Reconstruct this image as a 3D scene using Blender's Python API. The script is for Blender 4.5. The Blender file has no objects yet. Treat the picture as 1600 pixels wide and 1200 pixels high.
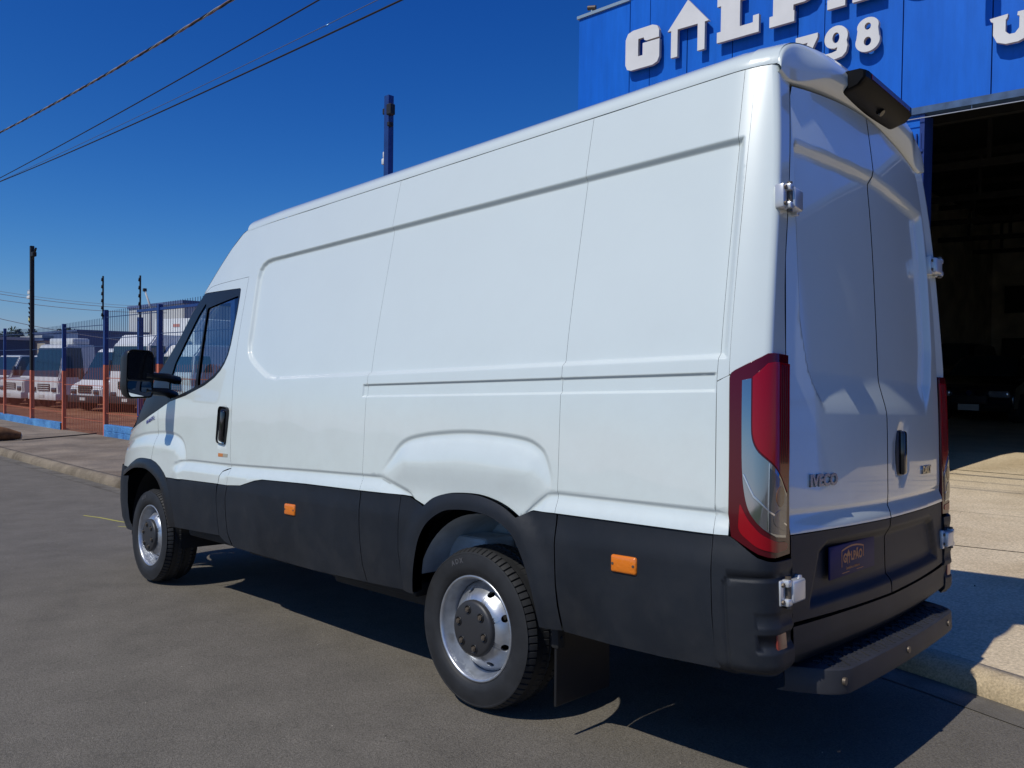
import bpy, bmesh, math, random
import numpy as np
from mathutils import Vector, Matrix
from mathutils.geometry import delaunay_2d_cdt
random.seed(7); np.random.seed(7)
SC = bpy.context.scene
COL = SC.collection
R = math.radians

# ------------------------------------------------------------------ camera, sky, sun, exposure
cam_d = bpy.data.cameras.new('camera'); cam = bpy.data.objects.new('camera', cam_d); COL.objects.link(cam)
SC.camera = cam
cam_d.sensor_width = 36.0; cam_d.lens = 27.635; cam_d.clip_start = 0.05; cam_d.clip_end = 6000
CAM_M = [[-0.716551, 0.024661, -0.697099, -2.434741], [-0.697405, -0.006057, 0.716652, 3.233207], [0.013451, 0.999678, 0.021539, 1.515913], [0, 0, 0, 1]]
cam.matrix_world = Matrix(CAM_M)

SUN_EL, SUN_AZ = R(51.9), R(83.6)       # azimuth measured from +x towards +y
w = bpy.data.worlds.new('World'); SC.world = w; w.use_nodes = True
nt = w.node_tree; nt.nodes.clear()
sky = nt.nodes.new('ShaderNodeTexSky'); sky.sky_type = 'NISHITA'; sky.sun_disc = False
sky.sun_elevation = SUN_EL; sky.sun_rotation = R(90) - SUN_AZ
sky.altitude = 600; sky.air_density = 1.0; sky.dust_density = 0.6; sky.ozone_density = 3.0
SKY_GRADE = ((4.06, 2.2, .42), (1.77, 1.40, .51), (1.512, 0.90, .47))
# one even colour grade on the whole sky (deep blue of a clear winter noon)
STR = 0.055
def _m(op, a, b):
    n = nt.nodes.new('ShaderNodeMath'); n.operation = op; nt.links.new(a, n.inputs[0]); n.inputs[1].default_value = b; return n.outputs[0]
sep = nt.nodes.new('ShaderNodeSeparateColor'); comb = nt.nodes.new('ShaderNodeCombineColor'); nt.links.new(sky.outputs[0], sep.inputs[0])
for k, (a_, g_, c_) in enumerate(SKY_GRADE):
    nt.links.new(_m('MULTIPLY', _m('POWER', _m('MINIMUM', _m('MULTIPLY', sep.outputs[k], STR), c_), g_), a_/STR), comb.inputs[k])
bgn = nt.nodes.new('ShaderNodeBackground'); bgn.inputs['Strength'].default_value = 0.055
out = nt.nodes.new('ShaderNodeOutputWorld')
nt.links.new(comb.outputs[0], bgn.inputs[0]); nt.links.new(bgn.outputs[0], out.inputs[0])
sd = bpy.data.lights.new('sun', 'SUN'); sun = bpy.data.objects.new('sun', sd); COL.objects.link(sun)
sd.energy = 3.1; sd.angle = R(0.53); sd.color = (1.0, 0.965, 0.88)
sdir = Vector((math.cos(SUN_EL)*math.cos(SUN_AZ), math.cos(SUN_EL)*math.sin(SUN_AZ), math.sin(SUN_EL)))
sun.rotation_euler = (-sdir).to_track_quat('-Z', 'Y').to_euler()
SC.view_settings.view_transform = 'Standard'; SC.view_settings.look = 'None'
SC.view_settings.exposure = 0.0; SC.view_settings.gamma = 1.0; SC.view_settings.use_curve_mapping = False

# van frame -> level frame (the street falls away under the van)
G3 = np.array([[0.998991, 0.001009, 0.044909], [0.001009, 0.998991, -0.044909], [-0.044909, 0.044909, 0.997981]])
GM = Matrix([list(G3[i]) + [0] for i in range(3)] + [[0, 0, 0, 1]])

# ------------------------------------------------------------------ materials
MATS = {}
def _new(name):
    m = bpy.data.materials.new(name); m.use_nodes = True; MATS[name] = m
    return m, m.node_tree, m.node_tree.nodes['Principled BSDF']
def simple(name, col, rough=0.5, metal=0.0, coat=0.0, spec=0.5, var=0.0, vscale=8.0, bump=0.0, bscale=200.0, emit=None, coat_rough=0.03, coat_ior=1.5):
    m, t, b = _new(name)
    b.inputs['Base Color'].default_value = (*col, 1); b.inputs['Roughness'].default_value = rough
    b.inputs['Metallic'].default_value = metal; b.inputs['Coat Weight'].default_value = coat
    b.inputs['Coat Roughness'].default_value = coat_rough
    b.inputs['Specular IOR Level'].default_value = spec; b.inputs['Coat IOR'].default_value = coat_ior
    tc = t.nodes.new('ShaderNodeTexCoord')
    if var > 0:
        n = t.nodes.new('ShaderNodeTexNoise'); n.inputs['Scale'].default_value = vscale; n.inputs['Detail'].default_value = 6
        t.links.new(tc.outputs['Object'], n.inputs['Vector'])
        r = t.nodes.new('ShaderNodeValToRGB')
        r.color_ramp.elements[0].position = .3; r.color_ramp.elements[1].position = .7
        r.color_ramp.elements[0].color = (*[c*(1-var) for c in col], 1); r.color_ramp.elements[1].color = (*[min(1, c*(1+var)) for c in col], 1)
        t.links.new(n.outputs[0], r.inputs[0]); t.links.new(r.outputs[0], b.inputs['Base Color'])
    if bump > 0:
        n2 = t.nodes.new('ShaderNodeTexNoise'); n2.inputs['Scale'].default_value = bscale; n2.inputs['Detail'].default_value = 4
        t.links.new(tc.outputs['Object'], n2.inputs['Vector'])
        bp = t.nodes.new('ShaderNodeBump'); bp.inputs['Strength'].default_value = bump; bp.inputs['Distance'].default_value = .004
        t.links.new(n2.outputs[0], bp.inputs['Height']); t.links.new(bp.outputs[0], b.inputs['Normal'])
    if emit:
        b.inputs['Emission Color'].default_value = (*emit[:3], 1); b.inputs['Emission Strength'].default_value = emit[3]
    return m
def glassy(name, tint, refl=1.0, ior=1.5):
    m, t, b = _new(name); t.nodes.remove(b)
    o = t.nodes['Material Output']
    tr = t.nodes.new('ShaderNodeBsdfTransparent'); tr.inputs[0].default_value = (*tint, 1)
    gl = t.nodes.new('ShaderNodeBsdfGlossy'); gl.inputs['Roughness'].default_value = .015; gl.inputs[0].default_value = (refl, refl, refl, 1)
    fr = t.nodes.new('ShaderNodeFresnel'); fr.inputs[0].default_value = ior
    mx = t.nodes.new('ShaderNodeMixShader')
    t.links.new(fr.outputs[0], mx.inputs[0]); t.links.new(tr.outputs[0], mx.inputs[1]); t.links.new(gl.outputs[0], mx.inputs[2])
    t.links.new(mx.outputs[0], o.inputs[0])
    return m

M_WHITE = simple('white_paint', (.71, .775, .74), .28, coat=1.0, coat_ior=1.58, var=.012, vscale=1.2)
M_CLAD = simple('dark_plastic', (.0092, .0118, .0165), .52, spec=.42, var=.22, vscale=3.5, bump=.25, bscale=900)
def _dusty(m, dust, zlo, zhi, amt):
    t = m.node_tree; b = t.nodes['Principled BSDF']; g = t.nodes.new('ShaderNodeTexCoord'); L = t.links.new
    src = b.inputs['Base Color'].links[0].from_socket
    n = t.nodes.new('ShaderNodeTexNoise'); n.inputs['Scale'].default_value = 5; n.inputs['Detail'].default_value = 9; n.inputs['Roughness'].default_value = .72; L(g.outputs['Object'], n.inputs['Vector'])
    sp = t.nodes.new('ShaderNodeSeparateXYZ'); L(g.outputs['Object'], sp.inputs[0])
    mr = t.nodes.new('ShaderNodeMapRange'); mr.inputs['From Min'].default_value = zhi; mr.inputs['From Max'].default_value = zlo; mr.inputs['To Min'].default_value = .25; mr.inputs['To Max'].default_value = 1; L(sp.outputs[2], mr.inputs['Value'])
    rp = t.nodes.new('ShaderNodeMapRange'); rp.inputs['From Min'].default_value = .42; rp.inputs['From Max'].default_value = .72; rp.inputs['To Max'].default_value = amt; L(n.outputs[0], rp.inputs['Value'])
    mu = t.nodes.new('ShaderNodeMath'); mu.operation = 'MULTIPLY'; L(mr.outputs[0], mu.inputs[0]); L(rp.outputs[0], mu.inputs[1])
    mx = t.nodes.new('ShaderNodeMix'); mx.data_type = 'RGBA'; L(mu.outputs[0], mx.inputs[0]); L(src, mx.inputs[6]); mx.inputs[7].default_value = (*dust, 1); L(mx.outputs[2], b.inputs['Base Color'])
_dusty(M_CLAD, (.08, .075, .07), .45, .95, .22)
_dusty(M_WHITE, (.42, .40, .36), .85, 1.7, .14)
M_BLACK = simple('black_plastic', (.012, .012, .013), .38, bump=.1, bscale=700)
M_GLOSSBLACK = simple('gloss_black', (.008, .008, .009), .12, coat=.6)
M_VOID = simple('inner_dark', (.012, .012, .013), .9)
M_LINER = simple('wheel_well_paint', (.55, .60, .62), .6, var=.25, vscale=6)
M_GLASS = glassy('window_glass', (.80, .90, .92))
M_GLASSD = glassy('dark_window_glass', (.10, .14, .17))
M_RUBBER = simple('tyre_rubber', (.017, .0175, .019), .62, var=.3, vscale=14, bump=.2, bscale=400)
M_RIM = simple('silver_rim', (.50, .52, .55), .34, metal=.8, var=.16, vscale=22, bump=.06, bscale=120)
M_CAP = simple('hub_plastic', (.03, .03, .032), .45, bump=.15, bscale=500)
M_NUT = simple('wheel_nut', (.16, .13, .10), .5, metal=.6)
M_CHROME = simple('chrome', (.75, .76, .78), .12, metal=1.0)
M_BADGE = simple('badge_chrome', (.34, .33, .33), .2, metal=1.0)
M_HOUSE = simple('housing_black', (.003, .003, .0035), .4, spec=.12)
M_MIRROR = simple('mirror_glass', (.85, .87, .9), .01, metal=1.0)
M_CAST = simple('hinge_casting', (.62, .63, .64), .28, metal=.35, coat=.3)
M_RED = simple('red_lens', (.30, .001, .008), .15, coat=.25, spec=.35)
M_REDD = simple('dark_red_lens', (.085, .001, .006), .15, coat=.3, spec=.35)
M_CLEAR = simple('clear_lens', (.36, .38, .39), .05, metal=.92, coat=.6)
M_CLEARD = simple('reflector_bowl', (.12, .12, .125), .25, metal=.8, coat=1.0)
M_AMBER = simple('amber_lens', (.80, .20, .01), .2, coat=.8, bump=.4, bscale=90)
M_STEP = simple('step_rubber', (.030, .031, .037), .6, var=.2, vscale=8)
M_AMBERD = simple('bulb_amber', (.22, .09, .03), .2, coat=.6)
M_REFLEX = simple('reflex_red', (.28, .05, .035), .3, coat=.5)
M_PLATEBLUE = simple('plate_navy', (.022, .016, .075), .55, spec=.2)
M_PLATEORANGE = simple('plate_orange', (.60, .20, .06), .5)
M_DECAL = simple('decal_blue', (.10, .11, .30), .4)
M_STICK = simple('sticker_orange', (.60, .22, .06), .5)
M_STICKG = simple('sticker_grey', (.40, .38, .30), .5)
M_SEAT = simple('seat_fabric', (.03, .032, .036), .9)
M_UNDER = simple('chassis_black', (.015, .015, .015), .7, var=.3)

# ------------------------------------------------------------------ object helpers
def link(name, me, mat=None, parent=None, label=None, cat=None, group=None, kind=None):
    o = bpy.data.objects.new(name, me); COL.objects.link(o)
    if me is not None and mat is not None:
        for mm in (mat if isinstance(mat, (list, tuple)) else [mat]): me.materials.append(mm)
    if parent is not None: o.parent = parent
    if label: o['label'] = label
    if cat: o['category'] = cat
    if group: o['group'] = group
    if kind: o['kind'] = kind
    return o
def thing(name, label, cat, loc=(0, 0, 0), rz=0.0, group=None, mat4=None):
    o = link(name, None, None, None, label, cat, group)
    o.empty_display_size = .2
    if mat4 is not None: o.matrix_world = mat4
    else: o.location = loc; o.rotation_euler = (0, 0, rz)
    return o
def bm_obj(name, bm, mat, parent=None, smooth=False, **kw):
    me = bpy.data.meshes.new(name); bm.normal_update(); bm.to_mesh(me); bm.free()
    if smooth:
        for p in me.polygons: p.use_smooth = True
    return link(name, me, mat, parent, **kw)
def smooth_by_angle(o, ang=35):
    me = o.data
    for p in me.polygons: p.use_smooth = True
    me.set_sharp_from_angle(angle=R(ang))
    return o
def add_box(bm, lo, hi, bev=0.0, seg=2, M=None, mi=0):
    lo = Vector(lo); hi = Vector(hi); old = set(bm.faces) if bev > 0 else None
    r = bmesh.ops.create_cube(bm, size=1.0)
    vs = r['verts']
    for v in vs: v.co = Vector(((lo[i]+hi[i])/2 + v.co[i]*(hi[i]-lo[i]) for i in range(3)))
    fs = set(f for v in vs for f in v.link_faces)
    if bev > 0:
        es = list(set(e for v in vs for e in v.link_edges))
        rr = bmesh.ops.bevel(bm, geom=es, offset=bev, segments=seg, profile=.5, affect='EDGES')
        fs = set(bm.faces) - old
        vs = list(set(v for f in fs for v in f.verts))
    for f in fs: f.material_index = mi
    if M is not None:
        for v in vs: v.co = M @ v.co
    return vs
def add_cyl(bm, a, b, r, n=16, r2=None, caps=True, mi=0):
    a = Vector(a); b = Vector(b); d = b - a
    q = Vector((0, 0, 1)).rotation_difference(d.normalized()).to_matrix().to_4x4()
    res = bmesh.ops.create_cone(bm, cap_ends=caps, cap_tris=False, segments=n, radius1=r, radius2=r if r2 is None else r2, depth=d.length)
    M = Matrix.Translation((a+b)/2) @ q
    for v in res['verts']: v.co = M @ v.co
    for f in set(f for v in res['verts'] for f in v.link_faces): f.material_index = mi
    return res['verts']
def add_tube(bm, pts, r, n=8, mi=0, caps=True):
    pts = [Vector(p) for p in pts]; rings = []
    up = Vector((0, 0, 1))
    for i, p in enumerate(pts):
        t = (pts[min(i+1, len(pts)-1)] - pts[max(i-1, 0)]).normalized()
        s = t.cross(up)
        if s.length < 1e-4: s = Vector((1, 0, 0))
        s.normalize(); u = s.cross(t)
        rr = r[i] if isinstance(r, (list, tuple)) else r
        rings.append([bm.verts.new(p + rr*(math.cos(2*math.pi*k/n)*s + math.sin(2*math.pi*k/n)*u)) for k in range(n)])
    for i in range(len(rings)-1):
        for k in range(n):
            f = bm.faces.new((rings[i][k], rings[i+1][k], rings[i+1][(k+1) % n], rings[i][(k+1) % n])); f.material_index = mi; f.smooth = True
    if caps:
        bm.faces.new(rings[0]).material_index = mi; bm.faces.new(rings[-1][::-1]).material_index = mi
def box_obj(name, lo, hi, mat, parent=None, bev=0.0, seg=2, M=None, **kw):
    bm = bmesh.new(); add_box(bm, lo, hi, bev, seg, M)
    o = bm_obj(name, bm, mat, parent, **kw)
    if bev > 0: smooth_by_angle(o)
    return o
def lathe_y(bm, prof, n=64, c=(0, 0, 0), sgn=1.0, mi=0):
    """revolve (radius, y) profile about the y axis through c"""
    rings = []
    for (r, y) in prof:
        if r < 1e-5: rings.append([bm.verts.new((c[0], c[1]+sgn*y, c[2]))]); continue
        rings.append([bm.verts.new((c[0]+r*math.cos(2*math.pi*k/n), c[1]+sgn*y, c[2]+r*math.sin(2*math.pi*k/n))) for k in range(n)])
    for a, b in zip(rings[:-1], rings[1:]):
        for k in range(n):
            k2 = (k+1) % n
            vs = [a[k % len(a)], a[k2 % len(a)], b[k2 % len(b)], b[k % len(b)]]
            u = []
            for v in vs:
                if v not in u: u.append(v)
            if len(u) > 2:
                f = bm.faces.new(u); f.smooth = True; f.material_index = mi
def text_mesh(body, size, extrude, offset=0.0, name='lettering', res=3, spacing=1.0):
    c = bpy.data.curves.new(name, 'FONT'); c.body = body; c.size = size; c.extrude = extrude; c.offset = offset
    c.align_x = 'CENTER'; c.align_y = 'CENTER'; c.resolution_u = res; c.space_character = spacing
    o = bpy.data.objects.new('tmp_text', c); COL.objects.link(o)
    dg = bpy.context.evaluated_depsgraph_get(); dg.update()
    me = bpy.data.meshes.new_from_object(o.evaluated_get(dg))
    bpy.data.objects.remove(o); bpy.data.curves.remove(c); me.name = name
    me.materials.clear()
    return me
def frame_mat(origin, ex, ey, ez=None):
    ex = Vector(ex).normalized(); ey = Vector(ey); ey = (ey - ex*ey.dot(ex)).normalized(); ez = ex.cross(ey)
    M = Matrix((ex, ey, ez)).transposed().to_4x4(); M.translation = Vector(origin); return M

# ================================================================== THE VAN
''' van frame: x forward from the rear axle, y left, z up from the road '''
class Spl:
    def __init__(s,x,y):
        s.x=np.array(x,float);s.y=np.array(y,float);n=len(x);h=np.diff(s.x)
        A=np.zeros((n,n));b=np.zeros(n);A[0,0]=A[-1,-1]=1
        for i in range(1,n-1):
            A[i,i-1]=h[i-1];A[i,i]=2*(h[i-1]+h[i]);A[i,i+1]=h[i]
            b[i]=6*((s.y[i+1]-s.y[i])/h[i]-(s.y[i]-s.y[i-1])/h[i-1])
        s.m=np.linalg.solve(A,b)
    def __call__(s,t):
        t=np.asarray(t,float);i=np.clip(np.searchsorted(s.x,t)-1,0,len(s.x)-2)
        h=s.x[i+1]-s.x[i];tc=np.clip(t,s.x[0],s.x[-1]);a=(s.x[i+1]-tc)/h;b=(tc-s.x[i])/h
        r=a*s.y[i]+b*s.y[i+1]+((a**3-a)*s.m[i]+(b**3-b)*s.m[i+1])*h*h/6
        e=(s.y[-1]-s.y[-2])/(s.x[-1]-s.x[-2]);e0=(s.y[1]-s.y[0])/(s.x[1]-s.x[0])
        return r+np.where(t>s.x[-1],(t-s.x[-1])*e,0)+np.where(t<s.x[0],(t-s.x[0])*e0,0)
YZ=Spl([.30,.40,.50,.60,.75,.90,1.1,1.43,1.60,1.79,2.12,2.40,2.46],[.95,.972,.988,.998,1.004,1.003,.996,.981,.959,.927,.866,.812,.800])
AZ=Spl([.30,.5,.9,1.28,1.8,2.2,2.5,2.6],[1.392,1.39,1.384,1.382,1.366,1.343,1.31,1.297])
def sst(a,b,t):
    t=np.clip((t-a)/(b-a),0,1);return t*t*(3-2*t)
def S(x,z):
    x=np.asarray(x,float);z=np.asarray(z,float)
    t=np.maximum(0,-1.13-x)/.215
    w=sst(1.2,1.7,z)
    return YZ(z)-.06*t**2-.055*np.maximum(0,x-2.5)**2*w-np.interp(z,[.7,.88,1.11,1.28,1.43,1.7],[.19,.205,.25,.44,.55,.45])*np.maximum(0,x-3.45)**2
def XO(y,z):
    return -AZ(z)+.045*(np.asarray(y,float)/.85)**2
def XC(z):
    z=np.asarray(z,float);x=np.full(np.shape(z),-1.33)
    for _ in range(6): x=XO(S(x,z),z)
    return x

def XCN(z): return XC(z) - .016
DOOR_Y = Spl([.3, 1.5, 1.8, 1.97, 2.15, 2.3, 2.48, 2.6], [.805, .805, .785, .755, .722, .695, .660, .637])

def W_side(u, v): return np.stack([u, S(u, v), v], -1)
def W_rear(u, v): return np.stack([XO(u, v), u, v], -1)
def W_corner_r(rr):
    def f(s, z):
        s = np.asarray(s, float); z = np.asarray(z, float)
        xc = XCN(z); yc = S(xc, z); yd = DOOR_Y(z); xd = XO(yd, z) + .0015
        def side(q): x = xc + q; return np.stack([x, S(x, z), z], -1)
        L = np.sqrt((yc-yd)**2 + (xd-xc)**2)
        ey = (yd-yc)/L; ex = (xd-xc)/L
        def rear(q): return np.stack([xc + ex*q, yc + ey*q, z], -1)
        Pc = np.stack([xc, yc, z], -1)
        t = np.clip((s+rr)/(2*rr), 0, 1)[..., None]
        bez = (1-t)**2*side(np.full_like(s, rr)) + 2*t*(1-t)*Pc + t*t*rear(np.full_like(s, rr))
        return np.where((s < -rr)[..., None], side(-s), np.where((s > rr)[..., None], rear(s), bez))
    return f

def seg_dist(P, poly, closed=True):
    A = np.asarray(poly, float); B = np.roll(A, -1, 0)
    if not closed: A, B = A[:-1], B[:-1]
    best = np.full(len(P), 1e9)
    for a, b in zip(A, B):
        d = b - a; L = d @ d
        if L < 1e-14: continue
        t = np.clip(((P - a) @ d)/L, 0, 1)
        q = P - a - t[:, None]*d
        best = np.minimum(best, np.einsum('ij,ij->i', q, q))
    return np.sqrt(best)
def inside(P, poly):
    A = np.asarray(poly, float); x, y = P[:, 0], P[:, 1]; c = np.zeros(len(P), bool)
    for (x1, y1), (x2, y2) in zip(A, np.roll(A, -1, 0)):
        if y1 == y2: continue
        m = ((y1 > y) != (y2 > y)) & (x < (x2-x1)*(y-y1)/(y2-y1) + x1)
        c ^= m
    return c
def sdf(P, poly): d = seg_dist(P, poly); return np.where(inside(P, poly), -d, d)
def densify(poly, step, closed=True):
    out = []; n = len(poly)
    for i in range(n if closed else n-1):
        a = np.array(poly[i], float); b = np.array(poly[(i+1) % n], float)
        k = max(1, int(math.ceil(np.linalg.norm(b-a)/step)))
        out += [a + (b-a)*j/k for j in range(k)]
    if not closed: out.append(np.array(poly[-1], float))
    return np.array(out)
def area(p): p = np.asarray(p); q = np.roll(p, -1, 0); return .5*np.sum(p[:, 0]*q[:, 1]-q[:, 0]*p[:, 1])
def ccw(p): return p if area(p) > 0 else p[::-1]
def inset(poly, d):
    P = ccw(np.array(poly, float)); n = len(P); out = []
    for i in range(n):
        a = P[i]-P[i-1]; b = P[(i+1) % n]-P[i]
        na = np.array([-a[1], a[0]])/max(1e-9, np.hypot(*a)); nb = np.array([-b[1], b[0]])/max(1e-9, np.hypot(*b))
        m = na+nb; m /= max(.35, m @ na) if m @ na > 0 else 1
        out.append(P[i] + d*m)
    return np.array(out)
def rounded(poly, r, n=5):
    P = [np.array(p, float) for p in poly]; out = []
    for i in range(len(P)):
        a, b, c = P[i-1], P[i], P[(i+1) % len(P)]
        ra = min(r, np.linalg.norm(a-b)*.45); rc = min(r, np.linalg.norm(c-b)*.45)
        p0 = b + (a-b)/np.linalg.norm(a-b)*ra; p1 = b + (c-b)/np.linalg.norm(c-b)*rc
        for k in range(n+1):
            t = k/n; out.append((1-t)**2*p0 + 2*t*(1-t)*b + t*t*p1)
    return np.array(out)
def smooth_line(pts, n=6):
    P = np.array(pts, float); out = []
    for i in range(len(P)-1):
        p0 = P[max(i-1, 0)]; p1 = P[i]; p2 = P[i+1]; p3 = P[min(i+2, len(P)-1)]
        for k in range(n):
            t = k/n
            out.append(.5*((2*p1)+(-p0+p2)*t+(2*p0-5*p1+4*p2-p3)*t*t+(-p0+3*p1-3*p2+p3)*t**3))
    out.append(P[-1]); return np.array(out)

def panel(name, poly, W, mat, parent, H=None, us=None, vs=None, g=.05, tol=.0035, step=.025, holes=(), lines=(), flange=.016, edge=.002,
          sgn=-1, mirror=False, flange_to=None, both=True, **kw):
    """trim the surface W(u,v) (+ offset H along its normal) to a polygon, give it rounded returned edges"""
    H = H or (lambda u, v: np.zeros_like(u))
    loops = [densify(ccw(np.array(poly, float)), step)] + [densify(ccw(np.array(h, float))[::-1], step) for h in holes]
    lo = loops[0].min(0); hi = loops[0].max(0)
    def axis(a, b, extra):
        base = list(np.arange(a, b, g)) + [q for q in (extra if extra is not None else []) if a < q < b]
        base = np.array(sorted(base)); keep = [base[0]] if len(base) else []
        ex = set(np.round(extra, 5)) if extra is not None else set()
        for q in base[1:]:
            if q-keep[-1] > tol: keep.append(q)
        return np.array(keep)
    U, V = np.meshgrid(axis(lo[0]+g*.3, hi[0], us), axis(lo[1]+g*.3, hi[1], vs))
    P = np.stack([U.ravel(), V.ravel()], -1)
    if len(P):
        m = inside(P, loops[0])
        for h in loops[1:]: m &= ~inside(P, h)
        P = P[m]
    for l in lines:
        l = np.asarray(l, float); t = np.gradient(l, axis=0); t /= np.maximum(1e-9, np.linalg.norm(t, axis=1))[:, None]
        nn = np.stack([-t[:, 1], t[:, 0]], -1)
        L = np.concatenate([l + nn*o for o in (-.024, -.012, -.006, 0, .006, .012, .024, .05, -.05)])
        m = inside(L, loops[0])
        for h in loops[1:]: m &= ~inside(L, h)
        L = L[m]
        if len(P):
            dd = seg_dist(P, l, False); P = P[dd > .028]
        P = np.concatenate([P, L])
    for lp in loops:
        if len(P): P = P[seg_dist(P, lp) > min(.35*step, .006)]
    allp = np.concatenate(loops + [P]); edges = []; k = 0
    for lp in loops:
        n = len(lp); edges += [(k+i, k+(i+1) % n) for i in range(n)]; k += n
    res = delaunay_2d_cdt([Vector((float(a), float(b))) for a, b in allp], edges, [], 0, 1e-7)
    uv = np.array([tuple(v) for v in res[0]]); tri = np.array([f for f in res[2] if len(f) == 3])
    cen = uv[tri].mean(1); m = inside(cen, loops[0])
    for h in loops[1:]: m &= ~inside(cen, h)
    tri = tri[m]
    e = 2e-4
    def base(u, v):
        p = W(u, v); a = W(u+e, v)-W(u-e, v); b = W(u, v+e)-W(u, v-e)
        n = sgn*np.cross(a, b); n /= np.maximum(1e-12, np.linalg.norm(n, axis=-1))[..., None]; return p, n
    def full(u, v): p, n = base(u, v); return p + n*H(u, v)[..., None]
    def pn(u, v):
        e2 = 1.5e-3
        a = full(u+e2, v)-full(u-e2, v); b = full(u, v+e2)-full(u, v-e2)
        n = sgn*np.cross(a, b); n /= np.maximum(1e-12, np.linalg.norm(n, axis=-1))[..., None]
        return full(u, v), n
    X, N = pn(uv[:, 0], uv[:, 1])
    fn = np.cross(X[tri[:, 1]]-X[tri[:, 0]], X[tri[:, 2]]-X[tri[:, 0]])
    fl = np.einsum('ij,ij->i', fn, N[tri[:, 0]]) < 0
    tri[fl] = tri[fl][:, ::-1]
    verts = [X]; norms = [N]; faces = [tuple(t) for t in tri]; off = len(X)
    if flange > 0:
        for lp in loops:
            B, BN = pn(lp[:, 0], lp[:, 1]); n = len(B)
            tg = np.roll(B, -1, 0)-np.roll(B, 1, 0); tg /= np.maximum(1e-9, np.linalg.norm(tg, axis=1))[:, None]
            o = np.cross(tg, BN)*(1 if sgn > 0 else -1)
            # make o point out of the panel
            o /= np.maximum(1e-9, np.linalg.norm(o, axis=1))[:, None]
            rA, rB = B, B - BN*edge + o*edge*.6
            rC = B - BN*flange + o*edge*.6
            verts += [rA, rB, rC]; norms += [BN, o, o]
            for i in range(n):
                j = (i+1) % n
                faces += [(off+i, off+n+i, off+n+j, off+j), (off+n+i, off+2*n+i, off+2*n+j, off+n+j)]
            off += 3*n
    V3 = np.concatenate(verts); N3 = np.concatenate(norms)
    def make(mir):
        v = V3.copy(); nn = N3.copy(); fc = faces
        if mir: v[:, 1] *= -1; nn[:, 1] *= -1; fc = [tuple(reversed(f)) for f in faces]
        me = bpy.data.meshes.new(name); me.from_pydata([tuple(p) for p in v.tolist()], [], fc)
        for p in me.polygons: p.use_smooth = True
        me.normals_split_custom_set_from_vertices([tuple(q) for q in nn.tolist()])
        return link(name, me, mat, parent, **kw)
    r = make(False)
    if mirror: return r, make(True)
    return r

def loft(name, rows, mat, parent, smooth=True, closed=False, **kw):
    me = bpy.data.meshes.new(name); n = len(rows[0]); vs = [tuple(p) for r in rows for p in r]; fs = []
    for i in range(len(rows)-1):
        for k in range(n if closed else n-1):
            k2 = (k+1) % n; fs.append((i*n+k, i*n+k2, (i+1)*n+k2, (i+1)*n+k))
    me.from_pydata(vs, [], fs)
    for p in me.polygons: p.use_smooth = smooth
    return link(name, me, mat, parent, **kw)

VAN = thing('panel_van', 'large white high-roof panel van parked at the kerb with grey lower cladding', 'van', mat4=GM)

# --- embossed features of the side (all traced in metres on the side surface)
REC = np.array([(-1.208, 1.467), (-1.206, 2.0), (-1.200, 2.226), (2.005, 2.230), (2.060, 2.224), (2.105, 2.205), (2.132, 2.175), (2.140, 2.130), (2.121, 1.969), (2.099, 1.813),
                (2.086, 1.694), (2.066, 1.640), (2.030, 1.600), (1.962, 1.557), (1.850, 1.503), (1.790, 1.478), (1.70, 1.467)])
RAIL = np.array([(-1.181, 1.352), (-1.181, 1.4115), (.798, 1.4115), (.798, 1.3515)])
BUL = np.concatenate([smooth_line([(.62, .955), (.585, 1.0), (.541, 1.043), (.484, 1.103), (.425, 1.137), (.332, 1.158), (.198, 1.173), (.038, 1.1825), (-.112, 1.1805),
                                  (-.253, 1.171), (-.352, 1.157), (-.413, 1.130), (-.440, 1.100), (-.466, 1.041), (-.478, .98), (-.482, .94)], 5),
                      [(-.385, .90), (-.32, .86), (-.25, .80), (.2, .80), (.27, .855), (.385, .897)]])
FBUL = np.concatenate([smooth_line([(4.10, 1.02), (3.95, 1.045), (3.743, 1.070), (3.551, 1.094), (3.313, 1.109), (3.156, 1.113), (3.0, 1.102), (2.892, 1.070), (2.838, 1.02), (2.815, .97), (2.81, .92)], 5), [(2.9, .7), (4.1, .7)]])
def crease_z(x):
    return np.interp(x, [-1.4, -.52, -.463, -.3815, -.3, .3, .384, .60, .80, 1.27, 2.18, 2.69, 2.80, 2.88, 3.05], [.953, .962, .957, .898, .83, .83, .897, .9566, .955, .949, .934, .935, .933, .922, .875])
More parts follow.
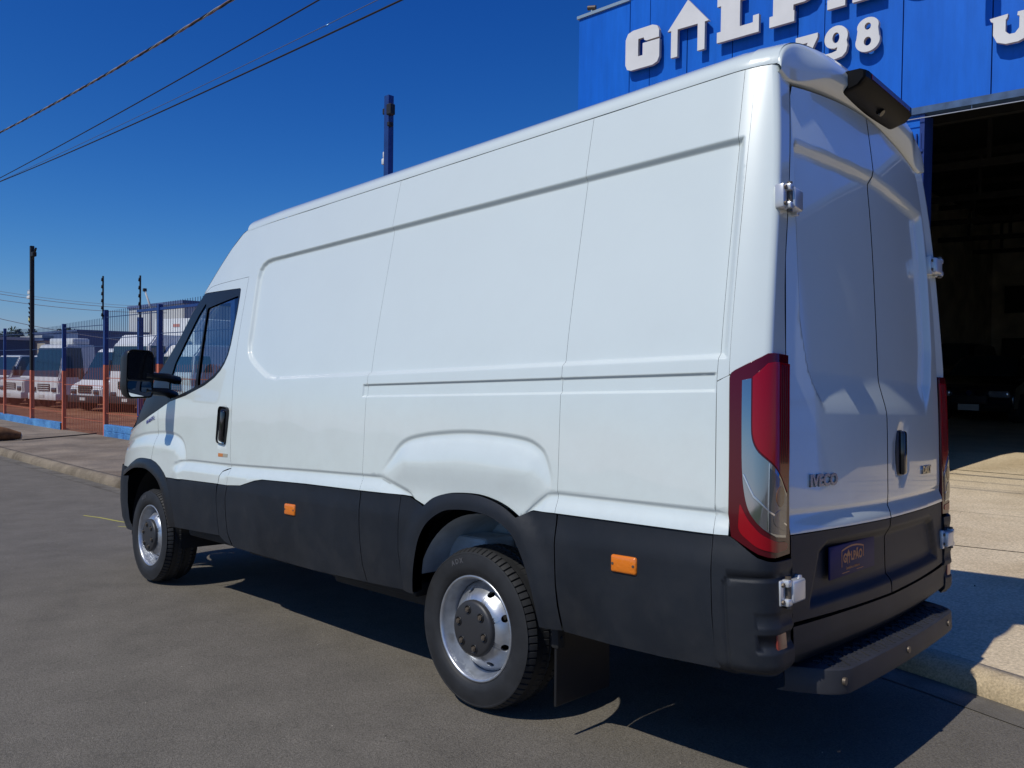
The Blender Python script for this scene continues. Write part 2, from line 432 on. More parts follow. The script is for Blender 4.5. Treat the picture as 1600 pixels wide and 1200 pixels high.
def H_side(x, z):
    P = np.stack([x.ravel(), z.ravel()], -1)
    h = np.zeros(len(P)); X, Z = P[:, 0], P[:, 1]
    up = (Z > 1.25)
    if up.any():
        q = P[up]; d = sdf(q, REC); hh = -.019*(1-sst(-.014, .010, d))
        d2 = sdf(q, RAIL); hh -= .009*(1-sst(-.007, .004, d2))
        h[up] += hh
    lo = (Z < 1.3)
    if lo.any():
        q = P[lo]; t = q[:, 1]-crease_z(q[:, 0])
        wx = sst(3.03, 2.86, q[:, 0])
        hc = -.007*sst(.016, .0, t)*sst(-.075, -.0, t) + .012*sst(.0, -.07, t)
        d = seg_dist(q, LBUL, False); d = np.where(inside(q, BUL), -d, d); f = sst(.97, 1.12, q[:, 1])
        hb = f*(-.008*sst(.020, .0, d)*sst(-.05, 0, d)) + .020*sst(-.002, -.12, d)*sst(.90, 1.06, q[:, 1])
        d3 = seg_dist(q, LF, False); d3 = np.where(inside(q, FBUL), -d3, d3); f3 = sst(.88, 1.05, q[:, 1])
        hf = -.005*f3*sst(.020, 0, d3)*sst(-.05, 0, d3) + .018*sst(0, -.10, d3)
        inb = sst(.012, -.02, d)*sst(.94, 1.0, q[:, 1])
        h[lo] += hc*wx*(1-inb) + hb + hf
    # bowl behind the door handle
    e = ((X-2.288)/.062)**2 + ((Z-1.182)/.13)**2
    h -= .012*np.clip(1-e, 0, 1)
    h += .0005*np.sin(X*7.3+Z*2.1)*np.sin(Z*6.1-X*1.3+1.0) + .0003*np.sin(X*14.1-Z*9.7)   # faint waviness of the pressed sheet
    # the rub strip has a soft vertical step behind the last seam
    return h.reshape(x.shape)
ZS = np.concatenate([[c+o for o in (-.03, -.02, -.014, -.009, -.005, 0, .005, .009, .014, .02, .03)] for c in (2.226, 1.467, 1.4115, 1.3515, .955)] + [[.89, .90, .92, .93, .84, .86]])
XS = np.concatenate([[c+o for o in (-.03, -.02, -.012, -.006, 0, .006, .012, .02, .03)] for c in (-1.194, .798, -1.181)])
LCOR = smooth_line([(1.86, 2.2298), (1.96, 2.22995), (2.005, 2.230), (2.060, 2.224), (2.105, 2.205), (2.132, 2.175), (2.140, 2.130), (2.121, 1.969), (2.086, 1.694), (2.066, 1.640), (2.030, 1.600), (1.962, 1.557), (1.850, 1.503), (1.790, 1.478), (1.70, 1.467)], 6)
LBUL = BUL[:-6][::1]
LF = FBUL[:-2]
TOPZ = 2.487
dr = [(2.2615, 2.146), (2.2311, 1.744), (2.2144, 1.578), (2.2015, 1.444), (2.192, 1.363), (2.180, 1.123), (2.1695, 1.004), (2.152, .940), (2.163, .88), (2.174, .8143)]
dt = [(2.905, 2.104), (2.863, 2.1120), (2.8215, 2.132), (2.78, 2.1395), (2.6446, 2.1445), (2.2615, 2.146)]
gap = .0007
# each side panel of the load body, the door and the fender: left and right
P1 = [(.7635, TOPZ), (2.43, TOPZ), (2.48, 2.468), (2.60, 2.385), (2.75, 2.252)] + dt + dr[1:] + [(2.0, .8248), (1.9215, .8432), (1.8295, .8644), (1.7394, .8769), (1.267, .8851), (.7635, .8864)]
panel('side_panel', inset(P1, gap), W_side, M_WHITE, VAN, H_side, XS, ZS, lines=[LCOR], step=.008, edge=.0006, mirror=True)
ARCH_OUT = smooth_line([(.2666, .8539), (.2018, .895), (.1167, .9199), (.0234, .9298), (-.0866, .9314), (-.1831, .9166), (-.258, .8931), (-.3218, .8606)], 4)
P2 = [(-.515, TOPZ), (.7635, TOPZ), (.7635, .8864), (.4315, .8895), (.3743, .8875)] + [tuple(p) for p in ARCH_OUT] + [(-.3851, .8918), (-.515, .8934)]
panel('side_panel', inset(P2, gap), W_side, M_WHITE, VAN, H_side, XS, ZS, step=.008, edge=.0006, lines=[LBUL, np.array(densify([(.62, .9566), (.60, .9566), (.384, .897), (.28, .845)], .02, False)), np.array(densify([(-.30, .83), (-.3815, .898), (-.463, .957), (-.50, .9615)], .02, False))], mirror=True)
SA = [(-1.184, TOPZ), (-1.185, 1.80), (-1.185, 1.46), (-1.183, 1.385), (-1.186, .8890)]
P3 = [(-.515, .8934), (-.515, TOPZ)] + SA
panel('side_panel', inset(P3, gap), W_side, M_WHITE, VAN, H_side, XS, ZS, step=.008, edge=.0006, mirror=True)
# front door: outer skin with the window opening, window frame, glass
WIN = [(2.905, 2.098), (2.8496, 2.099), (2.352, 2.078), (2.3385, 2.068), (2.3303, 2.022), (2.3212, 1.9185), (2.3190, 1.791), (2.3193, 1.70), (2.3300, 1.637), (2.3600, 1.580), (2.4030, 1.535), (2.4732, 1.491),
       (2.6001, 1.4446), (2.8849, 1.3781), (3.1393, 1.3400), (3.335, 1.2780)]
DOOR = ([(2.905, 2.104)] + dt[1:] + dr[1:8] + [(2.150, .921), (2.20, .912), (2.2504, .897), (2.2819, .863), (2.2954, .8145), (3.0779, .8065), (3.115, .836), (3.185, .873), (3.26, .9015), (3.345, .919), (3.318, 1.03), (3.300, 1.12), (3.318, 1.20)] + WIN[::-1])
panel('side_panel', inset([(2.156, .918), (2.2504, .893), (2.2799, .862), (2.2934, .8145), (2.1745, .8143), (2.163, .88)], .001), W_side, M_WHITE, VAN, H_side, mirror=True)
DOORS = panel('front_door', inset(DOOR, .0016), W_side, M_WHITE, VAN, H_side, XS, ZS, lines=[LF, smooth_line([(2.228, 1.09), (2.222, 1.18), (2.228, 1.28)], 6), smooth_line([(2.35, 1.09), (2.354, 1.18), (2.35, 1.28)], 6)], mirror=True)
FENDER = [(3.335, 1.2780), (3.318, 1.20), (3.300, 1.12), (3.318, 1.03), (3.345, .919)] + [tuple(p) for p in smooth_line([(3.345, .919), (3.4928, .9225), (3.60, .915), (3.6852, .8972), (3.78, .866), (3.8555, .8345)], 4)[1:]] + [(3.95, .835), (4.25, .835), (4.40, .86), (4.40, 1.0), (4.28, 1.09), (4.02, 1.13), (3.749, 1.1716), (3.584, 1.2028)]
panel('front_fender', inset(FENDER, .0016), W_side, M_WHITE, VAN, H_side, None, ZS, lines=[LF], mirror=True)
FRAME = WIN + [(3.584, 1.2028), (3.749, 1.1716), (3.93, 1.15), (3.86, 1.28), (3.62, 1.47), (3.394, 1.661), (3.221, 1.794), (3.067, 1.971)]
GL1 = rounded([(2.800, 1.985), (2.352, 2.030), (2.3440, 1.950), (2.3390, 1.800), (2.3390, 1.690), (2.362, 1.612), (2.412, 1.560), (2.497, 1.507), (2.625, 1.462), (2.715, 1.440)], .02, 3)
GL2 = rounded([(2.842, 2.030), (2.800, 1.900), (2.765, 1.60), (2.760, 1.432), (3.155, 1.352), (3.225, 1.47), (3.20, 1.62), (3.06, 1.79), (2.93, 1.95)], .02, 3)
H_in = lambda d: (lambda u, v: np.full_like(u, d))
for s_ in panel('door_frame', inset(FRAME, gap), W_side, M_BLACK, VAN, H_in(-.002), holes=[GL1, GL2], mirror=True, label='black window surround of the cab door'): pass
panel('door_window', inset(GL1, -.004), W_side, M_GLASS, VAN, H_in(-.012), flange=0, mirror=True)
panel('quarter_window', inset(GL2, -.004), W_side, M_GLASS, VAN, H_in(-.008), flange=0, mirror=True)

# --- grey cladding along the sill
def H_clad(x, z):
    return .005 + .010*sst(.885, .775, z) + .006*sst(.56, .47, z)*0
def clad(poly, H=H_clad, **k): return panel('side_cladding', inset(poly, .0022), W_side, M_CLAD, VAN, H, None, np.array([.775, .80, .83, .75, .56, .5]), mirror=True, **k)
for d_ in panel('door_cladding', inset([(3.0779, .8055), (2.304, .8135), (2.3092, .7325), (2.2991, .6205), (2.2855, .4926), (2.952, .472), (2.966, .557), (3.0195, .676), (3.058, .748)], .002), W_side, M_CLAD, VAN, H_clad, mirror=True): pass
clad([(2.2954, .8145), (2.168, .8143), (2.1746, .775), (2.188, .742), (2.182, .632), (2.170, .522), (2.123, .445), (2.22, .462), (2.2855, .4926), (2.2991, .6205), (2.3092, .7325)])
clad([(2.166, .8143), (2.0, .8248), (1.9215, .8432), (1.8295, .8644), (1.7394, .8769), (1.267, .8851), (.7635, .8864), (.757, .685), (.741, .529), (.711, .442), (1.197, .430), (1.733, .436), (2.11, .440), (2.168, .522), (2.180, .632), (2.186, .742), (2.172, .78)])
clad([(.7615, .8864), (.4415, .8890), (.4472, .63), (.4382, .5745), (.4151, .452), (.711, .442), (.741, .529), (.757, .685)])
clad([(-.5235, .8934), (-1.1842, .8890), (-1.1812, .774), (-1.1827, .6325), (-1.1879, .532), (-1.203, .464), (-.99, .453), (-.768, .449), (-.548, .452), (-.5305, .547), (-.522, .6265), (-.518, .779)])
AIN = smooth_line([(.33, .455), (.318, .55), (.2917, .652), (.2635, .722), (.2086, .788), (.113, .842), (.0199, .8585), (-.0898, .8605), (-.2046, .842), (-.2967, .798), (-.3396, .7486), (-.3839, .6677), (-.42, .56), (-.4414, .455)], 5)
ARCH = [(.4415, .8895), (.3743, .8875)] + [tuple(p) for p in ARCH_OUT] + [(-.3851, .8918), (-.5215, .8934), (-.518, .779), (-.522, .6265), (-.5305, .547), (-.548, .455)] + [tuple(p) for p in AIN[::-1]] + [(.4151, .455), (.4382, .5745), (.4472, .63)]
def H_arch(x, z):
    P = np.stack([x.ravel(), z.ravel()], -1); d = seg_dist(P, AIN, False).reshape(x.shape)
    b = sst(.13, .02, d)
    return .006 + .010*sst(.885, .775, z)*(1-b) + .030*b
panel('wheel_arch_trim', inset(ARCH, .0022), W_side, M_CLAD, VAN, H_arch, g=.03, lines=[AIN[2:-2]*1.0], flange=.055, mirror=True)
AFO = smooth_line([(4.02, .80), (3.94, .815), (3.8555, .8345), (3.78, .866), (3.6852, .8972), (3.60, .915), (3.4928, .9225), (3.35, .918), (3.2311, .8915), (3.1365, .8468), (3.0887, .8048), (3.0195, .6761), (2.9659, .5569), (2.9507, .472)], 4)
AFI = smooth_line([(3.99, .76), (3.90, .785), (3.813, .807), (3.68, .838), (3.5468, .8499), (3.4105, .8475), (3.2676, .8099), (3.1741, .7603), (3.1061, .6782), (3.0606, .5657), (3.03, .472)], 4)
panel('wheel_arch_trim', inset(list(map(tuple, AFO)) + list(map(tuple, AFI[::-1])), .001), W_side, M_BLACK, VAN, lambda x, z: .012+.018*sst(.09, .02, seg_dist(np.stack([x.ravel(), z.ravel()], -1), AFI, False).reshape(x.shape)), g=.03, flange=.05, mirror=True)

# --- rear corner: white pillar, lamp, bumper corner
WC = W_corner_r(.018); WL = W_corner_r(.045)
def s_of(x, z): return float(XCN(z)) - x
def dy(z): zc = float(XCN(z)); return float(np.hypot(S(zc, z)-DOOR_Y(z), XO(DOOR_Y(z), z)+.004-zc))
def side_pts(pts): return [(s_of(x, z), z) for x, z in pts]
zz = np.linspace(1.475, TOPZ, 14)
XL = -1.2225
STRIP = [(-1.184, TOPZ), (XL, TOPZ), (XL, 1.4035), (-1.183, 1.385), (-1.185, 1.46), (-1.185, 1.80)]
panel('corner_pillar', inset(STRIP, .0006), W_side, M_WHITE, VAN, H_side, np.arange(-1.221, -1.184, .002), ZS, g=.02, step=.008, tol=.0016, edge=.0006, mirror=True)
PIL = side_pts([(XL, z) for z in np.linspace(TOPZ, 1.405, 12)]) + side_pts([(-1.2411, 1.4181)]) + [(-.004, 1.4720), (.02, 1.4745)] + [(dy(z)-.0006, z) for z in zz]
panel('corner_pillar', inset(PIL, .0006), WC, M_WHITE, VAN, None, [-.028, -.02, -.01, 0, .01, .02, .028, .04], None, g=.05, sgn=1, mirror=True)
PIL2 = side_pts([(-1.183, 1.383), (-1.186, .889), (-1.2319, .8895), (-1.2309, .9565), (-1.2237, 1.404)])
panel('corner_pillar', inset(PIL2, gap), WC, M_WHITE, VAN, lambda s, z: H_side(XCN(z)-s, z), None, ZS, g=.04, sgn=1, mirror=True)
LAMP = side_pts([(-1.2309, .9565), (-1.226, 1.395)]) + side_pts([(-1.231, 1.410), (-1.2411, 1.4181)]) + [(-.004, 1.4720), (.02, 1.474)] + [(dy(1.47)-.004, 1.474), (dy(.88)-.004, .87), (dy(.82)-.006, .825), (.03, .822), (0, .826), (-.03, .836)] + side_pts([(-1.2398, .8862)])
lampm = panel('tail_lamp', inset(LAMP, .002), WL, M_REDD, VAN, H_in(.012), [-.045, -.03, -.015, 0, .015, .03, .045], None, g=.03, flange=.03, edge=.005, sgn=1, mirror=True, label='dark red tail lamp wrapped round the rear corner')
SL = lambda pts: [tuple(q) for q in smooth_line(pts, 4)]
CL = [(-.078, 1.386)] + SL([(-.078, 1.25), (-.076, 1.11), (-.067, 1.018), (-.050, .96), (-.016, .915), (.03, .888)]) + [(.095, .880), (.10, 1.02)] + SL([(.06, 1.07), (.02, 1.11), (-.030, 1.155), (-.047, 1.20), (-.050, 1.25)]) + [(-.050, 1.392)]
RD1 = [(-.048, 1.396)] + SL([(-.048, 1.25), (-.045, 1.20), (-.028, 1.158), (.022, 1.113), (.062, 1.073), (.105, 1.022)]) + [(.118, 1.10), (.118, 1.445), (.02, 1.445), (-.006, 1.440)]
RD2 = [(-.084, .905), (-.03, .853), (.03, .838), (.108, .842), (.108, .868), (.03, .874), (-.022, .898), (-.058, .948), (-.080, 1.0)]
for q, (L_) in enumerate(lampm):
    pass
def lamp_piece(nm, poly, mat, h):
    if nm == 'lower_reflector': poly = [tuple(q) for q in rounded(poly, .02, 4)]
    a, b = panel(nm, inset(poly, .0015), WL, mat, VAN, H_in(h), [-.045, -.03, -.015, 0, .015, .03, .045], None, g=.03, flange=.006, edge=.002, sgn=1, mirror=True)
    a.parent = lampm[0]; b.parent = lampm[1]
lamp_piece('clear_window', CL, M_CLEAR, .0145); lamp_piece('red_window', RD1, M_RED, .0145); lamp_piece('lower_reflector', RD2, M_RED, .0145)
lamp_piece('bulb_chamber', [(.002, 1.108), (.002, .905), (.03, .897), (.094, .888), (.098, 1.008), (.058, 1.063)], M_CLEARD, .0165)
lamp_piece('divider_rib', [(-.003, 1.125), (-.003, .908), (.0005, .906), (.0005, 1.122)], M_CHROME, .019)
lamp_piece('reflector_curve', [(-.074, 1.085), (-.068, 1.088), (-.040, 1.02), (0, .975), (.05, .945), (.096, .925), (.096, .918), (.05, .937), (0, .966), (-.044, 1.012)], M_CHROME, .0175)
for u_ in (.052, .066, .080, .094): lamp_piece('lens_rib', [(u_, 1.44), (u_, 1.12), (u_+.007, 1.115), (u_+.007, 1.44)], M_REDD, .0155)
ck = lambda cu, cz, ru, rz: [(cu+ru*math.cos(t), cz+rz*math.sin(t)) for t in np.linspace(0, 2*math.pi, 17)[:-1]]
lamp_piece('bulb', ck(.050, 1.015, .026, .034), M_AMBERD, .0180); lamp_piece('reverse_lens', ck(.048, .945, .034, .030), M_CLEARD, .0180)
def H_bump(s, z):
    P = np.stack([s.ravel(), z.ravel()], -1)
    G_ = np.array([(-.125, .455), (-.125, .735), (-.112, .756), (0, .760), (.16, .762), (.16, .455)])
    d = sdf(P, G_).reshape(s.shape)
    h = .010 + .008*sst(.885, .80, z) - .006*sst(.012, 0, np.abs(d))
    d2 = sdf(P, np.array([(-.045, .652), (.16, .652), (.16, .602), (-.045, .602)])).reshape(s.shape)
    d3 = sdf(P, np.array([(-.045, .588), (.16, .588), (.16, .528), (-.045, .528)])).reshape(s.shape)
    return h + (-.004)*sst(.0, -.012, d2) - .012*sst(0, -.014, d3) - .02*sst(.49, .44, z)
BC = side_pts([(-1.187, .4640), (-1.1825, .6325), (-1.1812, .774), (-1.1842, .8871), (-1.2319, .8875), (-1.2500, .879), (-1.2684, .8643)]) + [(-.03, .826), (0, .815), (.03, .811), (dy(.80)+.0, .812), (dy(.6), .60), (dy(.5), .455), (0, .448)] + side_pts([(-1.25, .450)])
panel('bumper_corner', inset(BC, .002), WL, M_CLAD, VAN, H_bump, np.arange(-.16, .16, .008), np.array([.455, .47, .5, .52, .53, .54, .58, .59, .6, .61, .64, .65, .66, .745, .752, .758, .765]), g=.03, sgn=1, mirror=True)
panel('rear_reflector', rounded([(.022, .585), (.075, .585), (.075, .528), (.022, .528)], .008, 3), WL, M_REFLEX, VAN, H_in(.013), None, None, g=.02, sgn=1, flange=.012, edge=.003, mirror=True)

# --- rear doors
def H_door(y, z):
    a = np.abs(y)
    ft = 1-sst(2.195, 2.245, z - .030*(1-a/.66)) ; fb = sst(1.283, 1.432, z); fb = .5*fb+.5*np.clip((z-1.285)/.145, 0, 1)
    yl = np.interp(z, [1.3, 1.43, 1.6, 2.0, 2.2], [.56, .650, .695, .690, .676])
    fs = 1-sst(yl-.022, yl+.016, a)
    h = -.030*ft*fb*fs
    t = z-(.948 - .006*(1-a/.8))
    h += -.005*sst(.016, 0, t)*sst(-.06, 0, t) + .011*sst(0, -.055, t)
    e = ((y+.163)/.10)**2 + ((z-1.13)/.13)**2
    h += -.010*sst(.014, .0, np.abs(a-.745)) * sst(1.0, 1.1, z) * 0
    h += .0006*np.sin(y*8.3+z*3.0)*np.sin(z*5.1-y*2.0)
    return h - .012*np.clip(1-e, 0, 1)
def zt(y): return 2.508 - .066*(abs(y)/.66)**1.6
def rdoor(sg):
    ys = np.linspace(.0035, .655, 10)
    top = [(y, zt(y)-.002) for y in ys]
    ed = [(float(DOOR_Y(z))-.0004, z) for z in (2.40, 2.30, 2.15, 1.97, 1.8, 1.5, 1.2, .885)]
    poly = top + ed + [(.40, .8815), (.0035, .8785)]
    if sg < 0: poly = [(-a, b) for a, b in poly]
    zs = np.array([2.19, 2.2, 2.21, 2.22, 2.23, 2.24, 2.25, 2.26, 2.27, 2.28, 1.28, 1.30, 1.32, 1.34, 1.36, 1.38, 1.40, 1.42, 1.44, .89, .90, .91, .92, .93, .936, .942, .948, .954, .96, .97])
    ys2 = np.concatenate([sg*np.arange(.54, .72, .009), [-.163]])
    d = panel('rear_door', inset(poly, .0012), W_rear, M_WHITE, VAN, H_door, ys2, zs, g=.04, sgn=-1, label=('left' if sg > 0 else 'right') + ' rear door with a blank pressed window panel')
    LR = [(.555, .845), (.05*0+.0, .835), (0, .637), (.690, .637), (.640, .80)]
    def H_dc(y, z):
        P = np.stack([np.abs(y).ravel(), z.ravel()], -1)
        q = sdf(P, np.array([(-.3, .834), (.56, .834), (.61, .812), (.685, .637), (-.3, .637)])).reshape(y.shape)
        return .007 - .024*sst(.012, -.028, q) + .012*sst(.88, .85, z)*sst(.62, .84, z)*0
    poly2 = [(.0035, .876), (.40, .879), (.803, .8825), (.803, .74), (.798, .60), (.40, .592), (.0035, .586)]
    if sg < 0: poly2 = [(-a, b) for a, b in poly2]
    c = panel('lower_cladding', inset(poly2, .0012), W_rear, M_CLAD, VAN, H_dc, sg*np.arange(.54, .72, .012), np.array([.60, .61, .62, .63, .64, .65, .66, .79, .80, .81, .82, .83, .84, .85]), g=.03, sgn=-1)
    c.parent = d
    return d
RDL = rdoor(1); RDR = rdoor(-1)
# bumper beam below the doors
panel('rear_bumper', [(-.80, .588), (-.4, .584), (0, .579), (.4, .584), (.80, .588), (.80, .47), (.70, .445), (-.70, .445), (-.80, .47)], W_rear, M_CLAD, VAN, lambda y, z: .010 - .05*sst(.50, .44, z), None, np.array([.45, .46, .47, .48, .49, .5]), g=.04, sgn=-1)

# --- roof with rolled edges, rear lip, cab cap, windscreen, bonnet
def roof_w(x): return S(x, TOPZ) + .002
def W_roof(x, p):
    wy = roof_w(x); a = np.abs(p); f = 1-(1-a)**2
    f = np.minimum(f, 1); y = wy*f*np.sign(p)
    z = TOPZ + .001 + .172*np.clip(1-f**3.0, 0, 1)**.45 - .012*sst(2.0, 2.6, x)
    return np.stack([x, y, z], -1)
ps = np.concatenate([np.linspace(-1, -.5, 22), np.linspace(-.5, .5, 15), np.linspace(.5, 1, 22)])
panel('roof', [(-1.292, -.999), (2.42, -.999), (2.42, .999), (-1.292, .999)], W_roof, M_WHITE, VAN, None, None, ps, g=.12, step=.06, sgn=1, flange=0)
# shallow roof ribs
for yy in (-.36, -.12, .12, .36):
    bm = bmesh.new(); zr_ = float(W_roof(np.array([0.]), np.array([1-math.sqrt(1-abs(yy)/.797)]))[0, 2])
    add_box(bm, (-1.05, yy-.03, zr_-.02), (2.1, yy+.03, zr_+.004), .006, 2); smooth_by_angle(bm_obj('roof_rib', bm, M_WHITE, VAN))
# rear lip: a visor that overhangs the doors in the middle
rows = []
for q_ in np.linspace(-.9995, .9995, 61):
    f_ = 1-(1-abs(q_))**2
    def rp(x): return W_roof(np.array([x]), np.array([q_]))[0]
    y = float(rp(-1.292)[1]); a = abs(y); k = float(1-sst(.42, .66, a)); zr_ = float(rp(-1.292)[2])
    zg = min(zt(y)+.006, zr_-.004) if a < .70 else min(zt(.70)+.006+(a-.70)*.2, TOPZ)
    zg = min(zg, zr_)
    xd = float(XO(y, zg))+.004
    xe = -1.302 - .042*k; ze = min(zg + .006 + .036*k, zr_)
    xm = -1.301 - .018*k; zm = max(ze + .010*(1-k) + .012*k, zr_ - .022 - .05*k); zm = min(zm, zr_)
    y2 = y
    rows.append([tuple(rp(-1.20) + np.array([0, 0, .0010])), tuple(rp(-1.27) + np.array([0, 0, .0004])), (-1.288, y, zr_-min(.0015, zr_-TOPZ)), (-1.296, y, max(zr_-.006, min(zm, zr_))), (xm, y, max(zm, zr_-.014-.008*k)), (xe-.0005, y, zm), (xe-.001, y, min(ze+.005, zm)), (xe+.003, y, ze), (xd, y, zg), (xd+.05, y, zg)])
vis = loft('roof_visor', rows, M_WHITE, VAN)
bv = []
LBs = [(2.42, TOPZ), (2.48, 2.470), (2.60, 2.387), (2.75, 2.254), (2.905, 2.106)]
CNs = [(2.42, 2.675), (2.60, 2.63), (2.82, 2.50), (3.05, 2.33), (3.22, 2.175)]
def front_rows(LB, CN, n=21, e=3.0):
    rr = []
    for (x, z), (cx_, cz_) in zip(LB, CN):
        yb = float(S(x, z))+.001; row = []
        for t in np.linspace(-1, 1, n):
            k = 1-abs(t)**e; row.append((x+(cx_-x)*k, yb*t, z+(cz_-z)*k))
        rr.append(row)
    return rr
loft('cab_roof_cap', front_rows(smooth_line(LBs, 4), smooth_line(CNs, 4), 25), M_WHITE, VAN)
loft('windscreen', front_rows(smooth_line([(2.907, 2.104), (3.067, 1.972), (3.221, 1.796), (3.394, 1.663), (3.62, 1.472), (3.86, 1.282)], 4), smooth_line([(3.225, 2.172), (3.43, 1.99), (3.60, 1.83), (3.76, 1.69), (3.96, 1.51), (4.12, 1.33)], 4), 25), M_GLASS, VAN)
loft('bonnet', front_rows(smooth_line([(3.86, 1.28), (3.93, 1.19), (4.02, 1.17), (4.28, 1.09), (4.40, 1.0), (4.40, .84)], 4), smooth_line([(4.12, 1.33), (4.20, 1.27), (4.32, 1.20), (4.48, 1.08), (4.56, .98), (4.57, .84)], 4), 25, 4.0), M_WHITE, VAN)
bz = [(4.43, .835), (4.46, .70), (4.45, .55), (4.40, .42), (4.30, .34)]
rows = []
for cx_, z in bz:
    row = []
    for t in np.linspace(-1, 1, 41):
        a = abs(t); q = min(1, a/.85); y = math.copysign(.93*(1-(1-q)**1.6), t)
        x = cx_ + .12 - .45*q**3 - max(0, a-.85)/.15*.10
        row.append((x, y, z))
    rows.append(row)
fb = loft('front_bumper', rows, M_CLAD, VAN)
bm = bmesh.new(); add_box(bm, (4.54, -.45, .86), (4.60, .45, 1.02), .02); smooth_by_angle(bm_obj('front_grille', bm, M_BLACK, VAN))
for sy in (-1, 1):
    bm = bmesh.new(); add_box(bm, (4.30, -.12, .90), (4.44, .12, 1.08), .04, 3, Matrix.Translation((0, sy*.56, 0)) @ Matrix.Rotation(0, 4, 'Z')); smooth_by_angle(bm_obj('headlamp', bm, M_CLEARD, VAN))

# --- dark boxes added inside to block light behind panel gaps; floor, bulkhead, chassis
bm = bmesh.new(); add_box(bm, (-1.25, -.68, .96), (2.12, .68, 2.40)); add_box(bm, (-1.28, -.56, .62), (2.12, .56, .96)); add_box(bm, (.36, -.90, .60), (2.12, .90, .955)); add_box(bm, (-1.18, -.86, .60), (-.56, .86, .955))
bm_obj('gap_light_block', bm, M_VOID, VAN)
bm = bmesh.new()
add_box(bm, (2.12, -.80, .62), (2.16, .80, 2.05)); add_box(bm, (2.16, -.84, .62), (3.02, .84, .66)); add_box(bm, (3.02, -.55, .62), (4.3, .55, .95)); add_box(bm, (3.02, -.62, .86), (4.2, .62, 1.12))
bm_obj('cab_floor', bm, M_VOID, VAN)
bm = bmesh.new()
for y in (-.42, .42): add_box(bm, (-1.25, y-.04, .42), (4.2, y+.04, .56), .01)
add_box(bm, (.5, .30, .30), (1.4, .75, .52), .04); add_box(bm, (.6, -.8, .32), (1.9, -.45, .55), .05)
add_box(bm, (2.05, .70, .40), (2.98, .90, .50), .03); add_box(bm, (2.05, -.90, .40), (2.98, -.70, .50), .03)
add_box(bm, (.42, .62, .40), (2.05, .93, .47), .02); add_box(bm, (.42, -.93, .40), (2.05, -.62, .47), .02)
add_box(bm, (-1.22, .60, .42), (-.58, .90, .50), .02); add_box(bm, (-1.22, -.90, .42), (-.58, -.60, .50), .02)
add_cyl(bm, (-1.2, -.2, .36), (-.7, -.2, .36), .09, 20)
smooth_by_angle(bm_obj('chassis', bm, M_UNDER, VAN))
bm = bmesh.new(); add_cyl(bm, (3.52, -.80, .345), (3.52, .80, .345), .055, 16); smooth_by_angle(bm_obj('axle', bm, M_UNDER, VAN))
bm = bmesh.new(); add_cyl(bm, (0, -.80, .345), (0, .80, .345), .055, 16)
res = bmesh.ops.create_uvsphere(bm, u_segments=20, v_segments=12, radius=.17, matrix=Matrix.Translation((0, 0, .345)))
smooth_by_angle(bm_obj('axle', bm, M_UNDER, VAN))
for sy in (1, -1):      # rear wheel well, painted metal inside
    rows = []
    for k in range(25):
        a = math.pi*(.09 + .82*k/24)
        r = .445
        rows.append([(r*math.cos(a)-.05, sy*y, .40+r*.99*math.sin(a)) for y in (.945, .90, .75, .60, .56)])
    loft('wheel_well', rows, M_LINER, VAN)
    bm = bmesh.new(); add_box(bm, (-.46, min(sy*.555, sy*.565), .54), (.42, max(sy*.555, sy*.565), .86)); bm_obj('wheel_well_wall', bm, M_LINER, VAN)
    bm = bmesh.new(); add_box(bm, (.10, sy*.69-.10, .50), (.36, sy*.69+.10, .70), .02); bm_obj('wheel_well_step', bm, M_LINER, VAN)
    rows = []
    for k in range(21):
        a = math.pi*(-.05 + 1.1*k/20)
        rows.append([(3.52+.46*math.cos(a)+.02, sy*y, .37+.47*math.sin(a)) for y in (.90, .8, .6, .5)])
    loft('front_wheel_well', rows, M_VOID, VAN)

